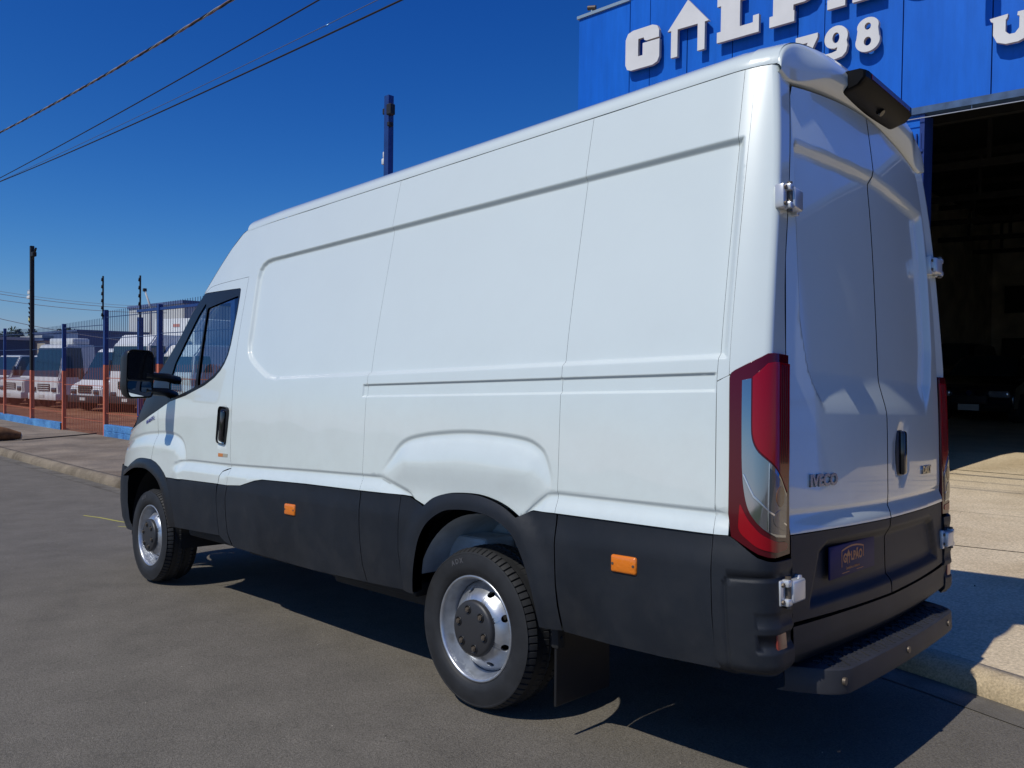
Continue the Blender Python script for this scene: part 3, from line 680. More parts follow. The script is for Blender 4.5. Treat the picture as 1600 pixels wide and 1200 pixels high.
# --- wheels
WR = .347
def make_wheel(x, sgn):
    """sgn=1 left, -1 right; outer face at y=.958"""
    t = link('wheel', None, None, VAN); t.location = (x, 0, 0)
    c = (0, 0, WR)
    # tyre with real tread blocks
    n = 490; bm = bmesh.new()
    ys = [-.108, -.100, -.086, -.074, -.062, -.056, -.036, -.030, -.008, -.003, .003, .008, .030, .036, .056, .062, .074, .086, .100, .108]
    prof_in = [(.222, -.098), (.232, -.112), (.262, -.119), (.300, -.1175), (.325, -.113)]
    prof_out = [(.325, .113), (.318, .1150), (.3165, .1142), (.300, .1175), (.285, .1190), (.262, .1195), (.247, .117), (.2445, .1155), (.236, .1135), (.230, .1085), (.2225, .098)]
    rings = []
    yc = .958-.1195
    def ring(f): rings.append([bm.verts.new((f(k)[0]*math.cos(2*math.pi*k/n), sgn*(yc+f(k)[1]), WR+f(k)[0]*math.sin(2*math.pi*k/n))) for k in range(n)])
    for r, y in prof_in: ring(lambda k, r=r, y=y: (r, y))
    for i, y in enumerate(ys):
        def f(k, i=i, y=y):
            a = abs(y); r = WR - .0015 - 5.5*max(0, a-.045)**2
            groove = any(lo <= a <= hi for lo, hi in ((.0, .0035), (.0565-.001, .0625)))or (.0295 <= a <= .0365)
            if i in (4, 5, 6, 7, 8, 9, 10, 11, 12, 13, 14, 15) and groove: return (r-.009, y)
            if a > .06:
                ph = k % 7
                if ph in (0,): r -= .010 if a > .0625 else .004
            else:
                ph = (k + (2 if y > 0 else 0) + int(a*100)) % 7
                if ph == 0: r -= .005
            return (r, y)
        ring(f)
    for r, y in prof_out: ring(lambda k, r=r, y=y: (r, y))
    for a, b in zip(rings[:-1], rings[1:]):
        for k in range(n):
            q = (a[k], a[(k+1) % n], b[(k+1) % n], b[k]); fc = bm.faces.new(q if sgn < 0 else q[::-1]); fc.smooth = True
    o = bm_obj('tyre', bm, M_RUBBER, t); o.data.set_sharp_from_angle(angle=R(28))
    # rim: lip and barrel
    bm = bmesh.new()
    lathe_y(bm, [(.2235, yc+.096), (.2265, yc+.104), (.2225, yc+.1085), (.2165, yc+.108), (.2125, yc+.102), (.2065, yc+.088), (.2035, yc+.060), (.1960, yc+.045), (.1900, yc+.010), (.188, yc-.09), (.2235, yc-.098)], 96, c, sgn)
    rim = bm_obj('rim', bm, M_RIM, t)
    # pressed disc with ten oval vents (polar panel)
    DISC = Spl([.085, .105, .120, .140, .158, .172, .184, .192], [.102, .101, .097, .086, .068, .052, .040, .030])
    def Wd(u, v): return np.stack([v*np.cos(u), sgn*(yc+DISC(v)), WR+v*np.sin(u)], -1)
    holes = []
    for k in range(8):
        a0 = 2*math.pi*(k+.5)/8
        holes.append([(a0+.105*math.cos(q), .1605+.0125*math.sin(q)) for q in np.linspace(0, 2*math.pi, 14)[:-1]])
    d = panel('wheel_disc', [(0, .09), (2*math.pi, .09), (2*math.pi, .191), (0, .191)], Wd, M_RIM, t, None, None, np.arange(.09, .191, .008), g=.07, step=.05, holes=holes, flange=.012, edge=.002, sgn=1 if sgn > 0 else -1)
    d.parent = rim
    bm = bmesh.new(); lathe_y(bm, [(.185, yc-.02), (.0, yc-.02)], 48, c, sgn); b2 = bm_obj('brake_drum', bm, M_VOID, t)
    # hub cover with six nut pockets
    bm = bmesh.new(); lathe_y(bm, [(.120, yc+.090), (.1205, yc+.108), (.117, yc+.116), (.107, yc+.121), (.05, yc+.124), (0, yc+.1245)], 64, c, sgn)
    cap = bm_obj('hub_cap', bm, M_CAP, t)
    for k in range(6):
        a = math.pi*(k+.25)/3
        px, pz = .082*math.cos(a), WR+.082*math.sin(a)
        bm = bmesh.new()
        lathe_y(bm, [(.0195, yc+.120), (.0195, yc+.1255), (.0165, yc+.1265), (.0155, yc+.1235), (0, yc+.1232)], 20, (px, 0, pz), sgn)
        nb = bm_obj('nut_pocket', bm, M_BLACK, cap)
        bm = bmesh.new(); add_cyl(bm, (px, sgn*(yc+.118), pz), (px, sgn*(yc+.1305), pz), .0125, 6, .0115); add_cyl(bm, (px, sgn*(yc+.130), pz), (px, sgn*(yc+.1335), pz), .006, 8)
        bm_obj('wheel_nut', bm, M_NUT, cap)
    # valve and moulded ring of lettering on the sidewall
    for txt, a0, hgt in (('ADX', 1.22, .030),):
        n_ = len(txt)
        for i, ch in enumerate(txt):
            me = text_mesh(ch, hgt, .0009, .0012, 'sidewall_letter', 2)
            a = a0 + (i-(n_-1)/2)*.098*(1 if sgn > 0 else -1)
            er = Vector((math.cos(a), 0, math.sin(a))); et = Vector((-math.sin(a), 0, math.cos(a)))
            if sgn < 0: et = -et
            M = Matrix((et, er, Vector((0, sgn, 0)))).transposed().to_4x4(); M.translation = Vector((.290*math.cos(a), sgn*(yc+.1195), WR+.290*math.sin(a)))
            me.transform(M); link('sidewall_letter', me, MATS['sidewall_print'], o)
    return t
simple('sidewall_print', (.075, .075, .08), .5)
for x, s in ((0, 1), (3.52, 1), (0, -1), (3.52, -1)): make_wheel(x, s)
# mud flaps
for sy in (1, -1):
    bm = bmesh.new(); add_box(bm, (-.470, min(sy*.60, sy*.945), .135), (-.458, max(sy*.60, sy*.945), .50), .004)
    mf = bm_obj('mud_flap', bm, M_BLACK, VAN)
    bm = bmesh.new(); add_box(bm, (-.484, sy*.93-.022, .36), (-.446, sy*.93+.022, .545), .008)
    for z in (.40, .45, .53): add_cyl(bm, (-.486, sy*.93, z), (-.492, sy*.93, z), .008, 8)
    smooth_by_angle(bm_obj('flap_bracket', bm, M_UNDER, mf))

# --- side marker lamps, handles, mirrors, hinges
def marker(x, z):
    for sy in (1, -1):
        y = float(S(x, z))+.012
        bm = bmesh.new(); add_box(bm, (x-.055, sy*y-.012, z-.031), (x+.055, sy*y+.012, z+.031), .009, 3)
        m = smooth_by_angle(bm_obj('side_marker', bm, M_AMBER, VAN, label='orange side marker lamp'))
        for q in (-.044, .044):
            bm = bmesh.new(); add_cyl(bm, (x+q, sy*(y+.0115), z), (x+q, sy*(y+.0135), z), .005, 8); bm_obj('screw', bm, M_NUT, m)
marker(-.843, .7455); marker(1.409, .734)
for sy in (1, -1):
    y = float(S(2.288, 1.18))
    M = Matrix.Translation((2.289, 0, 1.183)) @ Matrix.Rotation(-.105, 4, 'Y')
    bm = bmesh.new(); add_box(bm, (-.062, sy*(y-.001)-.014, -.118), (.062, sy*(y-.001)+.010, .118), .03, 4, M)
    h = smooth_by_angle(bm_obj('door_handle', bm, M_BLACK, VAN))
    bm = bmesh.new(); add_box(bm, (-.040, sy*(y+.012)-.010, -.098), (.012, sy*(y+.012)+.013, .098), .014, 3, M)
    smooth_by_angle(bm_obj('grip', bm, M_GLOSSBLACK, h))
    # stickers
    y2 = float(S(2.27, .994))
    box_obj('door_sticker', (2.268, min(sy*y2, sy*(y2+.0022)), .985), (2.332, max(sy*y2, sy*(y2+.0022)), 1.006), M_STICK, VAN)
    box_obj('door_sticker', (2.205, min(sy*y2, sy*(y2+.0022)), .985), (2.2665, max(sy*y2, sy*(y2+.0022)), 1.006), M_STICKG, VAN)
me = text_mesh('HI-MATIC', .036, .001, .0008, 'fender_lettering')
me.transform(frame_mat((3.45, float(S(3.45, 1.205))+.0035, 1.203), (-1, .02, .28), (-.28, .03, 1))); link('fender_lettering', me, M_DECAL, VAN)
for sy in (1, -1):
    # mirror: two arms and a tall two-part head
    bm = bmesh.new()
    def MP(p): return (p[0], sy*p[1], p[2])
    add_tube(bm, [MP((3.22, .90, 1.49)), MP((3.16, 1.0, 1.508)), MP((3.12, 1.10, 1.510)), MP((3.10, 1.18, 1.512))], [.034, .030, .028, .028], 12)
    add_tube(bm, [MP((3.22, .92, 1.38)), MP((3.16, 1.0, 1.403)), MP((3.12, 1.10, 1.405)), MP((3.10, 1.18, 1.407))], [.034, .030, .028, .028], 12)
    arm = smooth_by_angle(bm_obj('mirror_arm', bm, M_BLACK, VAN), 50)
    bm = bmesh.new(); rows = []
    outl = rounded([(-.108, -.165), (.085, -.175), (.108, -.10), (.108, .15), (.075, .178), (-.085, .178), (-.108, .14)], .035, 5)
    lay = [(-.004, .93), (-.016, .985), (-.012, 1.0), (.03, 1.0), (.075, .92), (.10, .72), (.108, .4)]
    Mm = Matrix.Translation(MP((3.085, 1.222, 1.517))) @ Matrix.Rotation(sy*R(9), 4, 'Z') @ Matrix.Diagonal((1, .91, .96, 1))
    rows = []
    for dx, s_ in lay:
        rows.append([tuple(Mm @ Vector((dx, sy*p[0]*s_*-1*-1, p[1]*s_))) for p in outl])
    head = loft('mirror_head', rows, M_BLACK, VAN, closed=True)
    bm = bmesh.new(); bm.from_mesh(head.data); bm.faces.new([v for v in bm.verts][:len(outl)]); bm.faces.new([v for v in bm.verts][-len(outl):]); bmesh.ops.recalc_face_normals(bm, faces=bm.faces); bm.to_mesh(head.data); bm.free(); smooth_by_angle(head, 40)
    def plate(nm, pts, mat, dx, tilt=0):
        pts = rounded(pts, .022, 4); b = bmesh.new()
        f = [b.verts.new(Mm @ Vector((dx - tilt*(p[1]), sy*p[0], p[1]))) for p in pts]; g = [b.verts.new(Mm @ Vector((dx+.006 - tilt*(p[1]), sy*p[0], p[1]))) for p in pts]
        b.faces.new(f); b.faces.new(g[::-1])
        for i in range(len(f)): b.faces.new((f[i], f[i-1], g[i-1], g[i]))
        bmesh.ops.recalc_face_normals(b, faces=b.faces); bm_obj(nm, b, mat, head)
    plate('main_mirror', [(-.092, -.035), (.094, -.035), (.094, .145), (.068, .163), (-.075, .163), (-.092, .13)], M_GLOSSBLACK, -.012)  # upper glass coloured black to stand in for its dark reflection
    plate('wide_mirror', [(-.092, -.152), (.074, -.160), (.094, -.10), (.094, -.048), (-.092, -.048)], M_MIRROR, -.012, -.03)
    add = bmesh.new(); add_box(add, (-.020, -.098, -.047), (-.004, .098, -.036), .003, 1, Mm); bm_obj('mirror_divider', add, M_BLACK, head)
def hinge(sy, z, big, door):
    xc = float(XCN(z)); yc = float(S(xc, z)); yd = float(DOOR_Y(z)); xd = float(XO(yd, z))
    e = Vector((xd-xc, yd-yc, 0)).normalized()          # along the rear face, towards the door
    nrm = Vector((-1, 0, 0))
    O = Vector((xd, yd, z)) - e*.036 + nrm*.003
    def F(along, outw, up): p = O + e*along + nrm*outw + Vector((0, 0, up)); return Vector((p.x, sy*p.y, p.z))
    M = Matrix((e, nrm, Vector((0, 0, 1)))).transposed().to_4x4(); M.translation = O
    if sy < 0: M = Matrix.Scale(-1, 4, (0, 1, 0)) @ M
    L = .075 if big else .062; hh = .040
    bm = bmesh.new()
    add_box(bm, (-.018, -.004, -hh+.004), (L, .040, hh-.004), .008, 3, M)
    add_box(bm, (L-.012, -.004, -hh-.004), (L+.014, .022, hh+.002), .005, 2, M)
    if sy < 0: bmesh.ops.reverse_faces(bm, faces=bm.faces)
    h = smooth_by_angle(bm_obj('door_hinge', bm, M_CAST, door))
    bm = bmesh.new()
    add_box(bm, (-.066, -.012, -hh), (-.030, .020, hh), .006, 2, M); add_box(bm, (-.045, .004, hh-.022), (-.012, .036, hh+.002), .006, 2, M); add_box(bm, (-.045, .004, -hh-.002), (-.012, .036, -hh+.022), .006, 2, M)
    if sy < 0: bmesh.ops.reverse_faces(bm, faces=bm.faces)
    smooth_by_angle(bm_obj('hinge_leaf', bm, M_CAST, h))
    bm = bmesh.new(); add_cyl(bm, F(-.024, .024, -hh-.010), F(-.024, .024, hh+.010), .0095, 14)
    bm_obj('hinge_pin', bm, M_NUT, h)
    for al, ou, up in ((-.055, .018, -.027), (-.055, .018, .027), (L+.002, .020, -.02), (L+.002, .020, .022)):
        bm = bmesh.new(); add_cyl(bm, F(al, ou, up), F(al, ou+.008, up), .0075, 6); bm_obj('bolt', bm, M_NUT, h)
for z, big in ((2.0, False), (.712, True)):
    hinge(1, z, big, RDL); hinge(-1, z, big, RDR)
# handle and badges on the rear doors
def rear_at(y, z, o=0.0): return Vector((float(XO(np.float64(y), np.float64(z)))+ -float(H_door(np.array([y]), np.array([z]))[0]) - o, y, z))
p = rear_at(-.163, 1.13)
bm = bmesh.new(); add_box(bm, (p.x-.012, -.215, 1.022), (p.x+.03, -.105, 1.238), .03, 4); h = smooth_by_angle(bm_obj('rear_handle', bm, M_BLACK, RDR))
bm = bmesh.new(); add_box(bm, (p.x-.030, -.192, 1.040), (p.x-.004, -.146, 1.222), .013, 3); smooth_by_angle(bm_obj('grip', bm, M_GLOSSBLACK, h))
def badge(body, y, z, size, sx, parent):
    me = text_mesh(body, size, .0035, .0022, 'badge_letters'); q = rear_at(y, z, .003)
    me.transform(Matrix.Scale(sx, 4, (1, 0, 0))); me.transform(frame_mat(q, (-.045*2*y/.72, -1, 0), (0, 0, 1)) )
    link('badge_letters', me, M_BADGE, parent)
badge('IVECO', .574, 1.052, .056, 1.22, RDL); badge('DAILY', -.53, 1.046, .046, 1.15, RDR)
# dealer plate
PT = Vector((-1.3585, .330, .760))
bm = bmesh.new(); add_box(bm, (-1.372, .115, .702), (-1.364, .540, .818), .004, 2)
PL = smooth_by_angle(bm_obj('dealer_plate', bm, M_PLATEBLUE, RDL, label='navy dealer plate with orange lettering'))
def on_plate(me, y, z, nm='plate_print'):
    me.transform(frame_mat((-1.3725, y, z), (0, -1, 0), (0, 0, 1))); link(nm, me, M_PLATEORANGE, PL)
cy = .335
on_plate(text_mesh('G', .044, .0004, .0016), cy+.073, .764); on_plate(text_mesh('LPÃO', .044, .0004, .0016), cy-.037, .766)
def poly_mesh(polys, dz=.0004):
    bm = bmesh.new()
    for P in polys:
        lo = [bm.verts.new((x, y, 0)) for x, y in P]; hi = [bm.verts.new((x, y, dz)) for x, y in P]
        bm.faces.new(hi); bm.faces.new(lo[::-1])
        for i in range(len(P)): bm.faces.new((lo[i-1], lo[i], hi[i], hi[i-1]))
    bmesh.ops.recalc_face_normals(bm, faces=bm.faces)
    me = bpy.data.meshes.new('plate_print'); bm.to_mesh(me); bm.free(); return me
on_plate(poly_mesh([[(-.022, .006), (0, .030), (.022, .006), (.012, .006), (.012, -.020), (.006, -.020), (.006, .006), (-.006, .006), (-.006, -.020), (-.012, -.020), (-.012, .006)]]), cy+.041, .764)
arc = [(x, .030 + .012*(1-(x/.105)**2)) for x in np.linspace(-.105, .105, 13)]
on_plate(poly_mesh([arc + [(x, y-.006) for x, y in arc[::-1]], [(-.105, .030), (-.105, -.030), (-.100, -.030), (-.100, .026)], [(.100, .026), (.100, -.012), (.105, -.012), (.105, .030)]]), cy, .766)
on_plate(text_mesh('Caminhões e Utilitários', .0135, .0003, .0002), cy, .728)
on_plate(poly_mesh([[(-.10, 0), (-.10, .0025), (-.035, .0025), (-.035, 0)], [(.035, 0), (.035, .0025), (.10, .0025), (.10, 0)]]), cy, .713)
# step bumper with chequer top
def step_x(y): return -1.470 + .012*(y/.5)**2 + (.16*max(0, (abs(y)-.56)/.15)**2.2)
bm = bmesh.new(); ys = list(np.linspace(-.71, .71, 61)); rows = []
for y in ys:
    xo = step_x(y); rows.append([(-1.285, y, .428), (xo+.008, y, .430), (xo+.001, y, .426), (xo-.001, y, .36), (xo+.004, y, .346), (xo+.03, y, .344), (-1.285, y, .36)])
st = loft('step_bumper', rows, M_STEP, VAN, closed=True); smooth_by_angle(st, 40)
bm = bmesh.new(); bm.from_mesh(st.data); bm.verts.ensure_lookup_table(); bm.faces.new(bm.verts[:7]); bm.faces.new(bm.verts[-7:]); bmesh.ops.recalc_face_normals(bm, faces=bm.faces); bm.to_mesh(st.data); bm.free()
bm = bmesh.new()
for i in range(30):
    for k in range(5):
        y = -.58+i*.04+.02*(k % 2); x = step_x(y)+.024+k*.022
        a = .6 if (i+k) % 2 else -.6
        add_box(bm, (-.012, -.0032, 0), (.012, .0032, .0042), 0, 1, Matrix.Translation((x, y, .4285)) @ Matrix.Rotation(a, 4, 'Z'))
o = bm_obj('tread_bars', bm, M_STEP, st); o['kind'] = 'stuff'
for y in (.60, .05, -.50):
    bm = bmesh.new(); x = step_x(y); add_cyl(bm, (x+.004, y, .390), (x-.006, y, .390), .013, 16); bm_obj('bolt', bm, M_NUT, st)
for y in (-.5, .5): box_obj('step_bracket', (-1.25, y-.05, .36), (-1.0, y+.05, .45), M_UNDER, st)
# camera and high brake light housing under the visor edge
bm = bmesh.new()
pr = [(-1.300, 2.606), (-1.392, 2.600), (-1.414, 2.588), (-1.414, 2.562), (-1.388, 2.536), (-1.335, 2.522), (-1.300, 2.520)]
rows = []
for y, s in ((-.250, .84), (-.244, .95), (-.226, 1.0), (.262, 1.0), (.282, .97), (.288, .90)):
    rows.append([(-1.30+(x+1.30)*s, y, 2.564+(z-2.564)*s) for x, z in pr])
hs_ = loft('camera_housing', rows, M_GLOSSBLACK, VAN, closed=True)
bm = bmesh.new(); bm.from_mesh(hs_.data); bm.verts.ensure_lookup_table(); bm.faces.new(bm.verts[:7]); bm.faces.new(bm.verts[-7:]); bmesh.ops.recalc_face_normals(bm, faces=bm.faces); bm.to_mesh(hs_.data); bm.free(); smooth_by_angle(hs_, 35); hs_.data.materials[0] = M_HOUSE
box_obj('brake_light', (-1.4165, -.20, 2.565), (-1.410, .23, 2.585), M_REDD, hs_)
bm = bmesh.new(); add_cyl(bm, (-1.352, -.02, 2.532), (-1.366, -.02, 2.518), .014, 16); bm_obj('camera_lens', bm, M_GLOSSBLACK, hs_)
# cab interior seen through the glass
for sy in (1, -1):
    bm = bmesh.new(); add_box(bm, (2.42, sy*.50-.24, .80), (2.92, sy*.50+.24, .98), .05, 3); add_box(bm, (2.30, sy*.50-.23, .95), (2.46, sy*.50+.23, 1.50), .05, 3, Matrix.Translation((.0, 0, 0))); add_box(bm, (2.30, sy*.50-.13, 1.50), (2.41, sy*.50+.13, 1.70), .04, 3)
    smooth_by_angle(bm_obj('seat', bm, M_SEAT, VAN))
bm = bmesh.new(); add_box(bm, (3.16, -.82, 1.05), (3.75, .82, 1.30), .08, 3); smooth_by_angle(bm_obj('dashboard', bm, M_SEAT, VAN))
bm = bmesh.new()
cs = [Matrix.Translation((3.08, .48, 1.28)) @ Matrix.Rotation(R(-35), 4, 'Y') @ Vector((.20*math.cos(a), .20*math.sin(a), 0)) for a in np.linspace(0, 2*math.pi, 33)]
add_tube(bm, cs, .014, 8); smooth_by_angle(bm_obj('steering_wheel', bm, M_SEAT, VAN), 60)

# ================================================================== GROUND
def tex_mat(name, col, col2, s1, s2, rough=.9, bump=.5, bs=260., dark=None, ds=.35, pos=(.35, .65), speck=None, stretch=None, amp=.38):
    m, t, b = _new(name); L = t.links.new
    b.inputs['Roughness'].default_value = rough; b.inputs['Specular IOR Level'].default_value = .25
    g = t.nodes.new('ShaderNodeNewGeometry')
    n1 = t.nodes.new('ShaderNodeTexNoise'); n1.inputs['Scale'].default_value = s1; n1.inputs['Detail'].default_value = 8; n1.inputs['Roughness'].default_value = .65
    n2 = t.nodes.new('ShaderNodeTexNoise'); n2.inputs['Scale'].default_value = s2; n2.inputs['Detail'].default_value = 6; n2.inputs['Roughness'].default_value = .7
    src = g.outputs['Position']
    if stretch:
        mp = t.nodes.new('ShaderNodeMapping'); mp.inputs['Scale'].default_value = stretch; L(src, mp.inputs['Vector']); src = mp.outputs[0]
    for n in (n1, n2): L(src, n.inputs['Vector'])
    r1 = t.nodes.new('ShaderNodeValToRGB'); r1.color_ramp.elements[0].color = (*col, 1); r1.color_ramp.elements[1].color = (*col2, 1)
    r1.color_ramp.elements[0].position, r1.color_ramp.elements[1].position = pos
    L(n1.outputs[0], r1.inputs[0])
    r2 = t.nodes.new('ShaderNodeMapRange'); r2.inputs['From Min'].default_value = .3; r2.inputs['From Max'].default_value = .7; r2.inputs['To Min'].default_value = 1-amp; r2.inputs['To Max'].default_value = 1+amp
    L(n2.outputs[0], r2.inputs['Value'])
    mx = t.nodes.new('ShaderNodeMix'); mx.data_type = 'RGBA'; mx.blend_type = 'MULTIPLY'; mx.inputs[0].default_value = 1
    L(r1.outputs[0], mx.inputs[6]); L(r2.outputs[0], mx.inputs[7]); last = mx.outputs[2]
    if dark:
        n3 = t.nodes.new('ShaderNodeTexNoise'); n3.inputs['Scale'].default_value = ds; n3.inputs['Detail'].default_value = 5; n3.inputs['Roughness'].default_value = .6; n3.inputs['Distortion'].default_value = .6
        L(g.outputs['Position'], n3.inputs['Vector'])
        r3 = t.nodes.new('ShaderNodeValToRGB'); r3.color_ramp.elements[0].position = .45; r3.color_ramp.elements[1].position = .68
        r3.color_ramp.elements[0].color = (1, 1, 1, 1); r3.color_ramp.elements[1].color = (*dark, 1)
        L(n3.outputs[0], r3.inputs[0])
        m3 = t.nodes.new('ShaderNodeMix'); m3.data_type = 'RGBA'; m3.blend_type = 'MULTIPLY'; m3.inputs[0].default_value = 1
        L(last, m3.inputs[6]); L(r3.outputs[0], m3.inputs[7]); last = m3.outputs[2]
    if speck:
        v = t.nodes.new('ShaderNodeTexVoronoi'); v.inputs['Scale'].default_value = speck[1]; L(g.outputs['Position'], v.inputs['Vector'])
        rv = t.nodes.new('ShaderNodeValToRGB'); rv.color_ramp.elements[0].position = .0; rv.color_ramp.elements[1].position = speck[2]
        rv.color_ramp.elements[0].color = (*speck[0], 1); rv.color_ramp.elements[1].color = (1, 1, 1, 1)
        L(v.outputs['Distance'], rv.inputs[0])
        m4 = t.nodes.new('ShaderNodeMix'); m4.data_type = 'RGBA'; m4.blend_type = 'MULTIPLY'; m4.inputs[0].default_value = 1
        L(last, m4.inputs[6]); L(rv.outputs[0], m4.inputs[7]); last = m4.outputs[2]
    L(last, b.inputs['Base Color'])
    nb = t.nodes.new('ShaderNodeTexNoise'); nb.inputs['Scale'].default_value = bs; nb.inputs['Detail'].default_value = 3; L(g.outputs['Position'], nb.inputs['Vector'])
    bp = t.nodes.new('ShaderNodeBump'); bp.inputs['Strength'].default_value = bump; bp.inputs['Distance'].default_value = .006
    L(nb.outputs[0], bp.inputs['Height']); L(bp.outputs[0], b.inputs['Normal'])
    return m
M_ASPH = tex_mat('asphalt', (.160, .143, .117), (.192, .171, .140), 3.4, 120, .92, 1.0, 260, dark=(.90, .90, .90), ds=1.6, speck=((.35, .35, .35), 7.0, .05), amp=.5)
M_GUTTER = tex_mat('gutter_concrete', (.15, .135, .11), (.21, .19, .155), 3, 160, .9, .7, 220, dark=(.7, .68, .66), ds=2.0)
M_CONC = tex_mat('driveway_concrete', (.58, .465, .305), (.67, .54, .36), 1.3, 60, .88, .25, 160, dark=(.80, .77, .72), ds=.9)
M_KERB = tex_mat('kerb_concrete', (.46, .36, .225), (.56, .445, .285), 3, 90, .9, .5, 200, dark=(.75, .72, .68), ds=3)
M_WALK = tex_mat('pavement_cement', (.20, .165, .13), (.31, .25, .185), 1.1, 40, .92, .5, 120, dark=(.62, .60, .58), ds=.6)
M_EARTH = tex_mat('red_earth', (.20, .085, .045), (.33, .155, .085), .8, 20, .95, .6, 60, dark=(.7, .66, .62), ds=.3)
M_FAR = tex_mat('far_ground', (.10, .09, .05), (.16, .13, .08), .02, .3, 1, .0, 10)
M_GAP = simple('joint_dirt', (.05, .042, .034), .95)

def lerp(a, b, t): return a + (b-a)*t
XS_ = np.arange(-80, 400, .5); SLp = np.interp(XS_, [-80, -40, -20, 5, 10, 14, 60, 100], [0, 0, -.045, -.045, -.022, -.0145, -.004, 0])
ZR_ = np.concatenate([[0], np.cumsum((SLp[1:]+SLp[:-1])/2*.5)]); ZR_ -= np.interp(0, XS_, ZR_)
def zr(x): return np.interp(x, XS_, ZR_)
def cross(x): return np.interp(x, [5, 11], [.045, .020])
def kerb_y(x): return np.interp(x, [-12, -3, -2.2, -1.68, -1.24, -.9, -.5, 0, 8, 30], [-.48, -.52, -.62, -.80, -.975, -1.08, -1.14, -1.16, -1.20, -1.25])
def T_road(x, y): return zr(x) + cross(x)*np.minimum(y, 4)
def T_walk(x, y):
    x = np.asarray(x, float); y = np.asarray(y, float)
    ky = kerb_y(x); d = np.maximum(0, ky-y)
    zk = T_road(x, ky) + np.interp(x, [-3, 4, 9], [.085, .10, .13])
    za = zk + (.465-zk)*np.clip(d/7.4, 0, 1)
    zf = np.interp(x, [8, 15.8, 19.25, 22.6, 25.8, 29, 60, 120], [-.22, -.345, -.40, -.465, -.51, -.53, -.62, -.7])
    zs = zk + (zf-zk)*np.clip(d/2.8, 0, 1)
    return lerp(za, zs, sst(5.0, 10.0, x))
def sheet(name, xs, ys, zf, mat, kind='structure', parent=None, dz=0.0, **kw):
    X, Y = np.meshgrid(xs, ys, indexing='ij'); Z = zf(X, Y)+dz; n, m = X.shape
    vs = np.stack([X, Y, Z], -1).reshape(-1, 3).tolist()
    fs = [(i*m+j, (i+1)*m+j, (i+1)*m+j+1, i*m+j+1) for i in range(n-1) for j in range(m-1)]
    me = bpy.data.meshes.new(name); me.from_pydata([tuple(v) for v in vs], [], fs)
    for p in me.polygons: p.use_smooth = True
    return link(name, me, mat, parent, kind=kind, **kw)
# road: from the kerb line out past the camera
xs = np.unique(np.concatenate([np.arange(-60, -4, 2.), np.arange(-4, 2, .15), np.arange(2, 40, 1.), np.arange(40, 260, 10.)]))
tt = np.concatenate([[0], np.linspace(.02, 1, 24)])
def road_strip(name, t0, t1, n, mat, dz):
    rows = []
    for x in xs:
        a = float(kerb_y(x)) + t0; b_ = float(kerb_y(x)) + t1 if t1 < 5 else 13.0
        rows.append([(x, y, float(T_road(x, y)) + dz - (.012 if t1 < 5 else 0)*(1-(y-a)/(b_-a))) for y in np.linspace(a, b_, n)])
    return loft(name, rows, mat, None, kind='structure')
road_strip('road', .22, 99, 16, M_ASPH, 0.0)
road_strip('gutter', -.10, .235, 4, M_GUTTER, 0.004)
# rounded kerb
rows = []
for x in xs:
    ky = float(kerb_y(x)); zg = float(T_road(x, ky)); zt_ = float(T_walk(x, ky-.16))
    h = zt_ - zg
    rows.append([(x, ky+.005, zg-.06), (x, ky, zg+.015), (x, ky-.012, zg+h*.5), (x, ky-.045, zg+h*.85), (x, ky-.085, zg+h*.99), (x, ky-.15, zt_), (x, ky-.15, zt_-.1)])
M_KERB2 = tex_mat('old_kerb_concrete', (.19, .155, .11), (.30, .245, .175), 2.0, 60, .9, .6, 160, dark=(.6, .58, .55), ds=1.2)
cut_ = [i for i, x in enumerate(xs) if x <= 5.0][-1]
loft('kerb', rows[:cut_+1], M_KERB, None, kind='structure'); loft('kerb', rows[cut_:], M_KERB2, None, kind='structure')
# concrete drive in front of the garage, cast in slabs with open joints
drive = sheet('driveway', np.arange(-14, 8.01, 1.), np.arange(-27, -1.0, .5)[::1], lambda x, y: np.minimum(T_walk(x, y), T_walk(x, np.minimum(y, kerb_y(x)-.2))), M_GAP, dz=-.035)
ycut = [(-.16, -3.45), (-3.45, -4.75), (-4.75, -7.05), (-7.05, -12.0), (-12.0, -18.0), (-18.0, -24.0)]
xcut = [-14, -10.5, -7.2, -4.1, 3.3, 6.2, 8.0]
for i, (ya, yb) in enumerate(ycut):
    cuts = xcut if i < 3 else [-14, -9, -3.5, 3.4, 8]
    for xa, xb in zip(cuts[:-1], cuts[1:]):
        g = .006 if i < 3 else .004; rows = []
        dzs = random.uniform(-.002, .003)
        for x in np.linspace(xa+g, xb-g, max(3, int((xb-xa)/.35))):
            y0 = float(kerb_y(x))-.153 if i == 0 else ya-g
            y1 = yb+g
            col = [(x, y, float(T_walk(x, y))+dzs) for y in np.linspace(y0, y1, 8)]
            rows.append(col)
        loft('concrete_slab', rows, M_CONC, drive)
